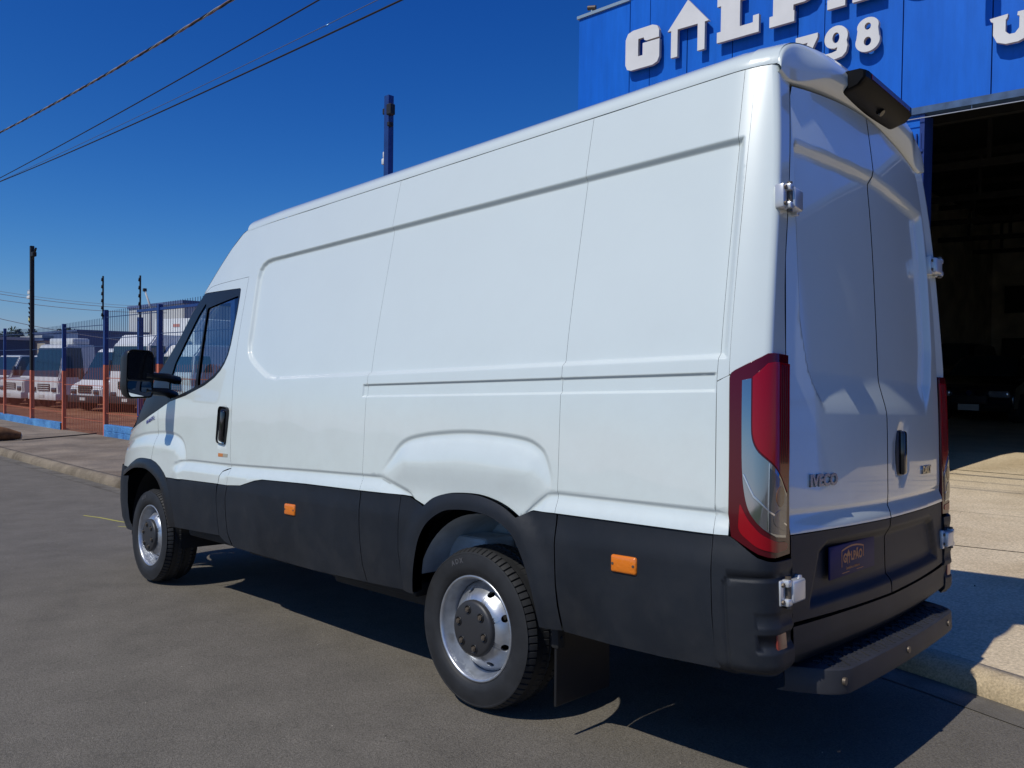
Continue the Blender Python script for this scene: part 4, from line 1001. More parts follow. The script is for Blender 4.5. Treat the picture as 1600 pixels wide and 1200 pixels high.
# pavement past the drive, the yard behind the fence, land out to the horizon
rows = []
for x in np.concatenate([np.arange(8.0, 40, .5), np.arange(40, 120, 4.)]):
    y0 = float(kerb_y(x))-.153; rows.append([(x, y, float(T_walk(x, y))) for y in np.linspace(y0, -4.0, 9)])
loft('pavement', rows, M_WALK, None, kind='structure')
YX = np.concatenate([np.arange(8, 60, 1.), np.arange(60, 140, 5.)])
sheet('yard', YX, np.concatenate([[-4.0, -4.3], np.arange(-5, -26, -1.)]), lambda x, y: T_walk(x, np.maximum(y, -4.0)) + .03*np.sin(x*1.7)*np.cos(y*1.3)*np.clip((-4.3-y)/2, 0, 1), M_EARTH)
rows = [[(6000*math.cos(a)*s+60*(1-s), 6000*math.sin(a)*s, -1.6-2*s*0) for a in np.linspace(0, 2*math.pi, 49)] for s in (.0004, .02, .1, 1)]
loft('far_ground', rows, M_FAR, None, kind='structure')

# ================================================================== GARAGE BUILDING
M_BLUE = tex_mat('blue_sheet', (.006, .122, .58), (.009, .146, .66), 1.6, 7, .45, .03, 30, dark=(.88, .90, .92), ds=.6, stretch=(1.4, 1.4, .16), amp=.10)
M_BLUEP = simple('blue_paint', (.010, .035, .19), .45, var=.15, vscale=6)
M_BLUEF = simple('blue_frame', (.05, .10, .20), .5, var=.3, vscale=9)
M_LETTER = simple('letter_face', (.76, .74, .72), .5, var=.05, vscale=3)
M_LETSIDE = simple('letter_edge', (.55, .47, .40), .6)
M_COPING = simple('coping_metal', (.34, .44, .50), .4, metal=.3)
M_DARKIN = simple('garage_wall', (.50, .47, .38), .9, var=.3, vscale=1.5)
M_DARKIN2 = simple('garage_roof', (.03, .03, .03), .9, var=.3)
M_BLOCKWIN = simple('dark_opening', (.006, .007, .009), .6)
yawF = R(-2.5); dF = Vector((math.cos(yawF), math.sin(yawF), .040)); nF = Vector((-math.sin(yawF), math.cos(yawF), 0)); OF = Vector((0, -6.0, 0))
def FP(a, b, o=0.0): return OF + dF*a + Vector((0, 0, b)) + nF*o
MF = Matrix((dF, Vector((0, 0, 1)), nF)).transposed().to_4x4(); MF.translation = OF
# MF maps (a, b, out) to the scene; local z is out of the wall
BLD = thing('garage_building', 'long blue metal-clad garage with raised white letters and a wide dark doorway', 'building', mat4=Matrix.Identity(4))
def fbox(name, a0, b0, o0, a1, b1, o1, mat, parent=BLD, bev=0.0, **kw):
    bm = bmesh.new(); add_box(bm, (a0, b0, o0), (a1, b1, o1), bev, 2, MF); bmesh.ops.recalc_face_normals(bm, faces=bm.faces); return bm_obj(name, bm, mat, parent, **kw)
seams = [5.44, 4.44, 4.078, 3.448, 2.75, 1.855, 1.515, .62, -.26, -1.15, -2.05, -2.95, -3.85, -4.75, -5.65, -6.6, -8, -9.5, -11]
for s0, s1 in zip(seams[:-1], seams[1:]):
    po = random.uniform(-.004, .004)
    if s1 > 1.5:
        fbox('fascia_panel', s1+.006, 4.39, -.03, s0-.006, 6.68, po, M_BLUE)
    else:
        fbox('fascia_panel', s1+.006, 4.39, -.03, s0-.006, 5.80, po, M_BLUE); fbox('fascia_panel', s1+.006, 5.808, -.03, s0-.006, 8.2, po+.001, M_BLUE)
for s0, s1 in ((4.44, 4.078), (4.078, 3.448), (3.448, 2.75), (2.75, 1.855), (1.855, 1.515)):
    fbox('fascia_panel', s1+.006, 6.686, -.03, s0-.006, 8.2, 0, M_BLUE)
fbox('roof_coping', 4.44, 6.68, -.06, 5.46, 6.725, .03, M_COPING)
fbox('door_lintel', -11, 4.312, -.10, 5.44, 4.386, .02, M_BLUEF)
fbox('fascia_back', -11, 4.32, -.16, 5.43, 6.66, -.04, M_BLUEP)
fbox('gate_track', -11, 4.255, .03, 1.5, 4.263, .038, simple('grey_cable', (.35, .37, .42), .5))
for a in (-.10, .545, -.9): fbox('track_hanger', a, 4.26, .03, a+.006, 4.30, .036, M_BLUEF)
# wall left of the doorway and door jamb, with a sheet door rolled back behind it
fbox('wall', .42, -.6, -.20, 5.43, 4.312, -.03, M_BLUE)
fbox('door_jamb', .372, -.2, -.25, .42, 4.312, 0.0, M_BLUEP)
bm = bmesh.new()
for k in range(4): add_box(bm, (.40+k*.045, .2, -.02), (.412+k*.045, 4.10, .012), 0, 1, MF)
for z in (3.9, 3.4): add_box(bm, (.38, z, -.03), (.62, z+.03, .016), 0, 1, MF)
o = bm_obj('door_ribs', bm, M_BLUEP, BLD); o['kind'] = 'stuff'
fbox('wall', -11, -.6, -.20, -5.2, 4.312, -.03, M_BLUE)
# interior shell
bm = bmesh.new(); add_box(bm, (-11.0, -.5, -20.2), (5.4, 6.4, -20), 0, 1, MF); bm_obj('back_wall', bm, M_DARKIN, BLD)
for a0, a1 in ((5.2, 5.4), (-11.2, -11.0)):
    bm = bmesh.new(); add_box(bm, (a0, -.5, -20.2), (a1, 6.4, -.2), 0, 1, MF); bm_obj('side_wall', bm, M_DARKIN, BLD)
bm = bmesh.new(); add_box(bm, (-11.2, 6.3, -20.3), (5.42, 6.5, -.15), 0, 1, MF); bm_obj('roof', bm, M_DARKIN2, BLD)
for z in np.arange(-3, -19, -3.0):
    bm = bmesh.new(); add_box(bm, (-11, 5.0, z-.06), (5.3, 5.12, z+.06), 0, 1, MF); add_box(bm, (-11, 5.9, z-.06), (5.3, 6.02, z+.06), 0, 1, MF)
    for k in range(16): add_box(bm, (-10.6+k, 5.1, z-.03), (-10.54+k, 5.95, z+.03), 0, 1, MF)
    o = bm_obj('roof_truss', bm, M_DARKIN2, BLD); o['kind'] = 'stuff'
def inner(name, x0, z0, x1, z1, y, d, mat, parent=BLD): return box_obj(name, (min(x0, x1), y, min(z0, z1)), (max(x0, x1), y+d, max(z0, z1)), mat, parent)
inner('wall_opening', 3.85, 4.30, 1.5, 3.45, -25.74, .03, M_BLOCKWIN); inner('wall_opening', 3.9, 2.65, 1.4, 2.1, -25.74, .03, M_BLOCKWIN)
inner('wall_post', 5.1, .3, 4.98, 5.8, -25.76, .08, M_DARKIN2)
# raised letters: each is a thing fixed to the fascia
def letter(nm, polys, label, holes=None, grp='raised letters on the blue fascia', depth=.05, stand=.055):
    bm = bmesh.new()
    def prism(P, hl):
        P = ccw(np.array(P, float)); loops = [P] + [ccw(np.array(h, float))[::-1] for h in hl]
        allp = np.concatenate(loops); ed = []; k = 0
        for lp in loops: n = len(lp); ed += [(k+i, k+(i+1) % n) for i in range(n)]; k += n
        res = delaunay_2d_cdt([Vector(map(float, p)) for p in allp], ed, [], 0, 1e-7)
        pts = np.array([tuple(v) for v in res[0]])
        f_ = [bm.verts.new(MF @ Vector((p[0], p[1], stand+depth))) for p in pts]
        for tr in res[2]:
            c = pts[list(tr)].mean(0)[None]
            if inside(c, loops[0])[0] and not any(inside(c, l)[0] for l in loops[1:]):
                try: bm.faces.new([f_[i] for i in tr])
                except ValueError: pass
        for lp in loops:
            n = len(lp)
            A = [bm.verts.new(MF @ Vector((p[0], p[1], stand+depth))) for p in lp]; B = [bm.verts.new(MF @ Vector((p[0], p[1], stand))) for p in lp]
            for i in range(n): fc = bm.faces.new((A[i-1], A[i], B[i], B[i-1])); fc.material_index = 1
    hl = holes or [[]]*len(polys)
    for P, h in zip(polys, hl): prism(P, h)
    bmesh.ops.recalc_face_normals(bm, faces=bm.faces)
    o = bm_obj(nm, bm, [M_LETTER, M_LETSIDE], None, label=label, cat='sign letter', group=grp)
    return o
def fl(pts, x0, z0, w_, h_): return [(x0 - p[0]*w_, z0 + p[1]*h_) for p in pts]     # unit box, reading left to right (towards -a)
def rnd(p, r=.03, n=4): return [tuple(q) for q in rounded(p, r, n)]
# G
Gp = rnd([(4.432, 5.628), (3.836, 5.628), (3.836, 5.960), (4.155, 5.960), (4.155, 5.930), (4.155, 5.905), (4.120, 5.905), (4.120, 5.76), (4.195, 5.76), (4.195, 6.062), (4.115, 6.062), (4.105, 5.985), (3.846, 5.985), (3.846, 6.182), (4.432, 6.182)], .10, 5)
Gp = [(4.33, 5.625), (3.95, 5.625), (3.87, 5.655), (3.836, 5.72), (3.836, 5.965), (4.12, 5.965), (4.12, 5.93), (4.165, 5.93), (4.165, 5.82), (4.120, 5.82), (4.120, 5.775), (4.205, 5.775), (4.205, 6.045), (4.110, 6.045), (4.095, 6.0), (4.06, 5.985), (3.845, 5.985), (3.845, 6.09), (3.88, 6.155), (3.96, 6.185), (4.30, 6.185), (4.39, 6.16), (4.432, 6.08), (4.432, 5.72), (4.40, 5.65)]
Gp = [(4.33, 5.625), (3.95, 5.625), (3.87, 5.655), (3.836, 5.72), (3.836, 5.965), (4.125, 5.968), (4.125, 5.80), (4.205, 5.80), (4.205, 6.045), (4.110, 6.045), (4.095, 6.005), (4.06, 5.99), (3.845, 5.99), (3.845, 6.09), (3.88, 6.155), (3.96, 6.185), (4.30, 6.185), (4.39, 6.16), (4.432, 6.08), (4.432, 5.72), (4.40, 5.65)]
letter('sign_letter', [Gp], 'raised white letter G at the far left of the fascia')
letter('sign_letter', [[(3.700, 6.012), (3.375, 6.362), (3.045, 6.000), (3.105, 6.000), (3.105, 5.640), (3.215, 5.640), (3.215, 6.000), (3.535, 6.006), (3.535, 5.640), (3.640, 5.640), (3.640, 6.010)]], 'raised white house-shaped letter between the G and the L')
letter('sign_letter', [[(2.918, 5.664), (2.318, 5.664), (2.318, 5.885), (2.40, 5.885), (2.40, 5.80), (2.585, 5.80), (2.585, 6.13), (2.53, 6.13), (2.53, 6.26), (2.918, 6.26), (2.918, 6.13), (2.862, 6.13), (2.862, 5.80), (2.918, 5.80)]], 'raised white letter L after the house shape')
Pp = [(2.174, 5.668), (1.848, 5.668), (1.848, 5.80), (1.862, 5.80), (1.862, 5.868), (1.72, 5.868), (1.62, 5.90), (1.56, 5.98), (1.56, 6.14), (1.62, 6.225), (1.72, 6.26), (2.174, 6.26), (2.174, 6.13), (2.128, 6.13), (2.128, 5.80), (2.174, 5.80)]
letter('sign_letter', [Pp], 'raised white letter P cut by the top edge beside the L', [[[(1.862, 6.0), (1.80, 6.0), (1.79, 6.06), (1.80, 6.13), (1.862, 6.13)]]])
Ap = [(1.440, 5.684), (1.228, 5.684), (1.228, 5.795), (1.252, 5.795), (1.262, 5.83), (1.065, 5.83), (1.072, 5.795), (1.145, 5.795), (1.145, 5.684), (.79, 5.684), (.79, 5.795), (.83, 5.795), (1.02, 6.26), (1.225, 6.26), (1.398, 5.795), (1.440, 5.795)]
Ap = [(1.440, 5.684), (1.228, 5.684), (1.228, 5.795), (1.262, 5.86), (1.085, 5.86), (1.145, 5.795), (1.145, 5.684), (.79, 5.684), (.79, 5.795), (.83, 5.795), (1.02, 6.26), (1.225, 6.26), (1.398, 5.795), (1.440, 5.795)]
letter('sign_letter', [Ap, [(1.30, 6.33), (1.22, 6.38), (1.12, 6.34), (.98, 6.37), (.98, 6.42), (1.10, 6.40), (1.20, 6.44), (1.30, 6.39)]], 'raised white letter A whose two feet show above the digits', [[[(1.155, 5.96), (1.205, 5.96), (1.165, 6.08)]], []])
q = np.linspace(0, 2*math.pi, 33)[:-1]
letter('sign_letter', [[(.41+.31*math.cos(t), 5.97+.30*math.sin(t)) for t in q]], 'raised white letter O above the frame', [[[(.41+.11*math.cos(t), 5.97+.17*math.sin(t)) for t in q]]])
letter('sign_digit', [[(1.825, 5.352), (1.822, 5.452), (1.548, 5.452), (1.548, 5.40), (1.600, 5.30), (1.640, 5.20), (1.655, 5.095), (1.770, 5.095), (1.752, 5.20), (1.715, 5.29), (1.668, 5.362), (1.740, 5.362), (1.760, 5.352)]], 'raised white digit 7 half hidden by the van roof', grp='raised digits on the blue fascia')
def ell(cx_, cz_, rx, rz, t0=0, t1=360, n=20): return [(cx_+rx*math.cos(R(t)), cz_+rz*math.sin(R(t))) for t in np.linspace(t0, t1, n)]
nine = ell(1.325, 5.335, .137, .135, 200, -20, 20)[::1]
nine = ell(1.328, 5.332, .136, .137, 60, 300, 24)     # left bowl in mirrored coordinate
nine = [(1.458, 5.185), (1.458, 5.30)]
N9 = ell(1.327, 5.338, .137, .135, -40, 205, 26) + [(1.190, 5.22), (1.205, 5.150), (1.250, 5.105), (1.330, 5.090), (1.440, 5.092), (1.452, 5.170), (1.370, 5.172), (1.318, 5.185), (1.308, 5.225), (1.345, 5.215), (1.395, 5.228)]
letter('sign_digit', [N9], 'raised white digit 9 in the middle of the number', [[ell(1.328, 5.335, .042, .062, 0, 360, 16)[:-1]]], grp='raised digits on the blue fascia')
E8 = ell(.964, 5.372, .120, .100, -18, 198, 20) + ell(.964, 5.205, .136, .116, 158, 382, 22)
letter('sign_digit', [E8], 'raised white digit 8 at the right end of the number', [[ell(.964, 5.374, .036, .040, 0, 360, 14)[:-1], ell(.964, 5.206, .042, .050, 0, 360, 14)[:-1]]], grp='raised digits on the blue fascia')
Up = [(-.262, 5.118), (-.275, 5.085), (-.295, 5.075), (-.295, 4.945), (-.33, 4.868), (-.41, 4.835), (-.52, 4.835), (-.60, 4.868), (-.64, 4.945), (-.64, 5.075), (-.66, 5.085), (-.67, 5.130), (-.51, 5.130), (-.505, 5.095), (-.525, 5.085), (-.525, 4.97), (-.49, 4.925), (-.44, 4.925), (-.405, 4.96), (-.405, 5.075), (-.42, 5.095), (-.425, 5.130)]
letter('sign_letter', [Up], 'raised white letter U at the right edge of the fascia')
# spotlight above the right letter whose shadow falls on the fascia, and a small lamp on the coping
t = thing('sign_spotlight', 'small floodlight on a bracket over the blue fascia', 'floodlight', FP(-.22, 5.62, .0))
bm = bmesh.new(); add_box(bm, (-.31, 5.55, .28), (-.17, 5.74, .36), .01, 2, MF)
for v in bm.verts: v.co -= Vector(FP(-.22, 5.62))
bm_obj('lamp_head', bm, M_BLACK, t)
bm = bmesh.new(); add_box(bm, (-.24, 5.72, -.01), (-.22, 5.74, .29), 0, 1, MF)
for v in bm.verts: v.co -= Vector(FP(-.22, 5.62))
bm_obj('bracket', bm, M_BLACK, t)
t = thing('coping_lamp', 'tiny dark lamp standing on the top corner of the blue fascia', 'lamp', FP(5.20, 6.725, -.02))
bm = bmesh.new(); add_cyl(bm, (0, 0, 0), (0, 0, .05), .015, 10); bm_obj('stem', bm, M_COPING, t)
bm = bmesh.new(); add_cyl(bm, (-.06, -.02, .07), (.06, .02, .085), .035, 14); smooth_by_angle(bm_obj('lamp_head', bm, simple('bronze', (.10, .06, .04), .5), t))

# ================================================================== FENCE, POLES, WIRES
M_ORANGE = simple('orange_paint', (.60, .15, .075), .5, var=.12, vscale=5)
M_FBLUE = simple('fence_blue', (.012, .045, .19), .45, var=.2, vscale=5)
M_WALLBLUE = tex_mat('blue_wall_paint', (.07, .22, .50), (.12, .33, .62), 2.0, 25, .7, .2, 60, dark=(.62, .62, .64), ds=1.2)
M_WIREB = simple('wire_blue', (.02, .045, .13), .5)
M_WIREO = simple('wire_orange', (.42, .10, .045), .5)
M_CABLE = simple('black_cable', (.012, .012, .013), .6)
FY = -4.0
fence = thing('mesh_fence', 'tall welded mesh fence painted blue above and orange below on a low blue wall', 'fence', (0, 0, 0))
ZSPLIT = lambda x: np.interp(x, [15.8, 19.24, 22.6, 29], [1.48, 1.43, 1.235, 1.19])
def post(x, top, w_=.10, parent=fence, y=FY):
    zb = float(T_walk(x, FY)); zsp = float(ZSPLIT(x))
    bm = bmesh.new(); add_box(bm, (x-w_/2, y-w_/2, zsp), (x+w_/2, y+w_/2, top), .006, 1, None, 0); add_box(bm, (x-w_/2, y-w_/2, zb-.15), (x+w_/2, y+w_/2, zsp-.001), .006, 1, None, 1)
    return bm_obj('fence_post', bm, [M_FBLUE, M_ORANGE], parent)
BAR_MESH = {}
def bar_mesh(hb, ho, r):
    key = (round(hb, 2), round(ho, 2), r)
    if key not in BAR_MESH:
        bm = bmesh.new(); add_box(bm, (-r, -r*.6, ho), (r, r*.6, hb), 0, 1, None, 0); add_box(bm, (-r, -r*.6, 0), (r, r*.6, ho), 0, 1, None, 1)
        me = bpy.data.meshes.new('fence_bar'); bm.normal_update(); bm.to_mesh(me); bm.free(); me.materials.append(M_WIREB); me.materials.append(M_WIREO); BAR_MESH[key] = me
    return BAR_MESH[key]
def wire_panel(xa, xb, top, bot, zsp, pitch=.125, r=.0065, parent=fence, rails=(.10, .42, .78, .97), spikes=.07):
    n = int((xb-xa)/pitch); xm_ = (xa+xb)/2
    me = bar_mesh(top+spikes-bot(xm_), float(zsp(xm_))-bot(xm_), r)
    for k in range(1, n):
        o = bpy.data.objects.new('fence_bar', me); COL.objects.link(o); x = xa+(xb-xa)*k/n; o.parent = parent; o.location = (x, FY, bot(x))
    for f in rails:
        bm = bmesh.new(); za, zb2 = lerp(bot(xa), top, f), lerp(bot(xb), top, f)
        vs = add_box(bm, (xa, FY+r, -.009), (xb, FY+r*2.2, .009))
        for v in vs: v.co.z += lerp(za, zb2, (v.co.x-xa)/(xb-xa))
        bm_obj('fence_rail', bm, M_WIREB if za > zsp(xa) else M_WIREO, parent)
base = lambda x: float(T_walk(x, FY))
for x, top, w_ in ((28.99, 2.61, .085), (22.62, 2.585, .095), (32.3, 2.6, .11), (35.6, 2.6, .11), (39, 2.6, .11), (42.4, 2.6, .11)): post(x, top, w_)
xs_f = [19.24, 22.62, 25.79, 28.99, 32.3, 35.6, 39, 42.4]
for xa, xb in zip(xs_f[1:-1], xs_f[2:]):
    wire_panel(xa+.06, xb-.06, 2.46, lambda x: base(x)+.24, ZSPLIT)
# swinging gate panel between two posts, without the low wall
gate = thing('mesh_gate', 'mesh gate panel standing lower to the ground between two fence posts', 'gate', (0, 0, 0))
wire_panel(19.32, 22.54, 2.55, lambda x: base(x)+.07, ZSPLIT, parent=gate)
post(19.24, 2.85, .10)
post(15.79, 2.84, .105)
wire_panel(15.88, 19.15, 2.74, lambda x: base(x)+.30, ZSPLIT, spikes=.10)
wire_panel(12.2, 15.70, 2.80, lambda x: base(x)+.30, ZSPLIT, spikes=.10); post(12.1, 2.84, .17)
wire_panel(8.6, 12.0, 2.86, lambda x: base(x)+.30, ZSPLIT, spikes=.10); post(8.5, 2.9, .17)
bm = bmesh.new(); add_box(bm, (12.1, FY-.03, 2.70), (17.1, FY+.03, 2.76)); bm_obj('top_rail', bm, M_FBLUE, fence)
def low_wall(xa, xb, h, parent=fence):
    rows = []
    for x in np.linspace(xa, xb, max(2, int((xb-xa)/.8)+1)):
        zb = base(x); rows.append([(x, FY+.075, zb-.25), (x, FY+.075, zb+h), (x, FY-.075, zb+h), (x, FY-.075, zb-.25)])
    o = loft('base_wall', rows, M_WALLBLUE, parent, smooth=False); return o
low_wall(22.70, 42.4, .20)
# painted block courses of the taller wall
zc0 = 0
for row in range(2):
    x = 8.5
    while x < 19.1:
        x2 = min(19.12, x + .42 - (.21 if (row == 1 and x == 8.5) else 0))
        zb = base((x+x2)/2); bm = bmesh.new(); add_box(bm, (x+.004, FY-.09, zb-.03+row*.165), (x2-.004, FY+.09, zb+.13+row*.165), .008, 1); bm_obj('wall_block', bm, M_WALLBLUE, fence)
        x = x2
# wire insulator masts of the electric fence
def mast(x, z0, z1, label, foot=None):
    t = thing('insulator_mast', label, 'fence mast', (x, FY+.05 if foot is None else FY-.14, z0), group='electric fence masts')
    bm = bmesh.new(); add_cyl(bm, (0, 0, 0), (0, 0, z1-z0), .022, 8); bm_obj('rod', bm, M_CABLE, t)
    if foot is not None: box_obj('foot_post', (-.05, -.05, foot-z0), (.05, .05, -.002), M_FBLUE, t)
    n = max(3, int((z1-z0)/.17))
    for k in range(n):
        z = (z1-z0)*(k+.7)/(n+.2)
        bm = bmesh.new(); add_cyl(bm, (-.01, .02, z-.03), (-.07, .05, z+.03), .034, 8, .014); bm_obj('insulator', bm, M_CABLE, t)
mast(19.30, 2.60, 3.72, 'thin black mast with insulators on the gate post left of the van')
mast(17.33, 2.60, 3.61, 'thin black mast with insulators nearest the van mirror', -.42)
# tall black post with cameras
pole = thing('camera_pole', 'tall black steel pole with small cameras rising behind the fence line', 'pole', (25.79, FY, 0))
bm = bmesh.new(); add_box(bm, (-.06, -.055, ZSPLIT(25.79)), (.06, .055, 5.13), .01, 1); bm_obj('shaft', bm, M_CABLE, pole)
bm = bmesh.new(); add_box(bm, (-.06, -.055, base(25.79)-.2), (.06, .055, float(ZSPLIT(25.79))-.002), .01, 1); bm_obj('painted_foot', bm, M_ORANGE, pole)
bm = bmesh.new(); add_box(bm, (-.28, -.06, 4.78), (-.06, .06, 4.92), .02, 2, Matrix.Rotation(.0, 4, 'Y')); bm_obj('floodlight', bm, M_CABLE, pole)
bm = bmesh.new(); add_cyl(bm, (-.08, 0, 4.70), (-.42, .0, 5.02), .03, 8); bm_obj('lamp_arm', bm, M_CABLE, pole)
M_WHITEP = simple('white_plastic', (.72, .72, .70), .4)
bm = bmesh.new(); add_box(bm, (.08, -.05, 3.62), (.34, .05, 3.76), .02, 2, Matrix.Translation((0, 0, 0))); smooth_by_angle(bm_obj('white_camera', bm, M_WHITEP, pole))
bm = bmesh.new(); add_box(bm, (.10, -.05, 3.48), (.42, .05, 3.58), .02, 2); smooth_by_angle(bm_obj('white_camera', bm, M_WHITEP, pole))
for k in range(7):
    bm = bmesh.new(); add_cyl(bm, (.09, .02, 3.30-k*.14), (.22, .04, 3.34-k*.14), .05, 8, .015); bm_obj('insulator', bm, M_CABLE, pole)
bm = bmesh.new(); add_box(bm, (.10, .0, 2.74), (.20, .05, 2.88)); bm_obj('warning_plate', bm, simple('yellow_plate', (.75, .62, .14), .5), pole)
# blue pole with a floodlight above the van roof
p2 = thing('floodlight_pole', 'blue steel pole with a floodlight and a white camera rising above the van roof', 'pole', (7.27, FY, 0))
bm = bmesh.new(); add_box(bm, (-.055, -.05, -.4), (.055, .05, 5.58), .004, 1); bm_obj('shaft', bm, M_FBLUE, p2)
bm = bmesh.new(); add_box(bm, (-.16, .0, 5.26), (-.06, .10, 5.42), .01, 1); bm_obj('floodlight', bm, M_CABLE, p2)
bm = bmesh.new(); add_box(bm, (-.11, .0, 5.10), (-.06, .08, 5.16), .005, 1); bm_obj('lamp_arm', bm, M_CABLE, p2)
bm = bmesh.new(); add_box(bm, (.055, -.02, 5.31), (.10, .05, 5.40), .008, 1); bm_obj('junction_box', bm, M_CABLE, p2)
bm = bmesh.new(); add_box(bm, (.055, -.05, 4.66), (.115, .03, 4.76), .018, 2); add_box(bm, (.06, -.05, 4.56), (.135, .04, 4.66), .022, 2); smooth_by_angle(bm_obj('white_camera', bm, M_WHITEP, p2))
# overhead wires along the street
def wire(nm, a, b, r, mat, label, sag=.0, n=30, x0=-.6, x1=2.4, twist=0.0, grp='overhead wires'):
    a = Vector(a); b = Vector(b); pts = []
    if twist:
        n = 420
    P = []
    for k in range(n+1):
        t = x0 + (x1-x0)*k/n; p = a + (b-a)*t; p.z -= sag*(1-(2*t-1)**2)*1.0 if 0 <= t <= 1 else -sag*(((2*t-1)**2)-1)
        P.append(p)
    if not twist:
        bm = bmesh.new(); add_tube(bm, P, r, 6); return bm_obj(nm, bm, mat, None, label=label, cat='wire', group=grp)
    root = thing(nm, label, 'wire', (0, 0, 0), group=grp)
    d = (b-a).normalized(); s = d.cross(Vector((0, 0, 1))).normalized(); u = s.cross(d)
    for j, mm in enumerate(mat):
        bm = bmesh.new(); add_tube(bm, [p + r*.9*(math.cos(twist*k+j*2.1)*s+math.sin(twist*k+j*2.1)*u) for k, p in enumerate(P)], r, 5); bm_obj('strand', bm, mm, root)
M_WGREY = simple('wire_grey', (.30, .29, .29), .6); M_WBROWN = simple('wire_brown', (.24, .15, .12), .6)
wire('overhead_cable', (20.76, -2, 7.248), (8.285, -2, 6.65), .012, [M_WGREY, M_CABLE, M_WBROWN], 'thick twisted overhead cable highest at the left', .05, twist=.55)
wire('overhead_wire', (20.763, -2, 6.11), (6.018, -2, 5.941), .0095, M_CABLE, 'thin black overhead wire just below the twisted cable', .03)
wire('overhead_wire', (20.763, -2, 6.03), (4.814, -2, 5.565), .0045, simple('wire_blue_grey', (.10, .12, .18), .6), 'faint overhead wire, third down at the left', .03)
wire('overhead_wire', (20.763, -2.02, 6.03), (4.388, -2, 5.431), .0105, M_CABLE, 'black overhead wire lowest of those crossing the sky', .05)

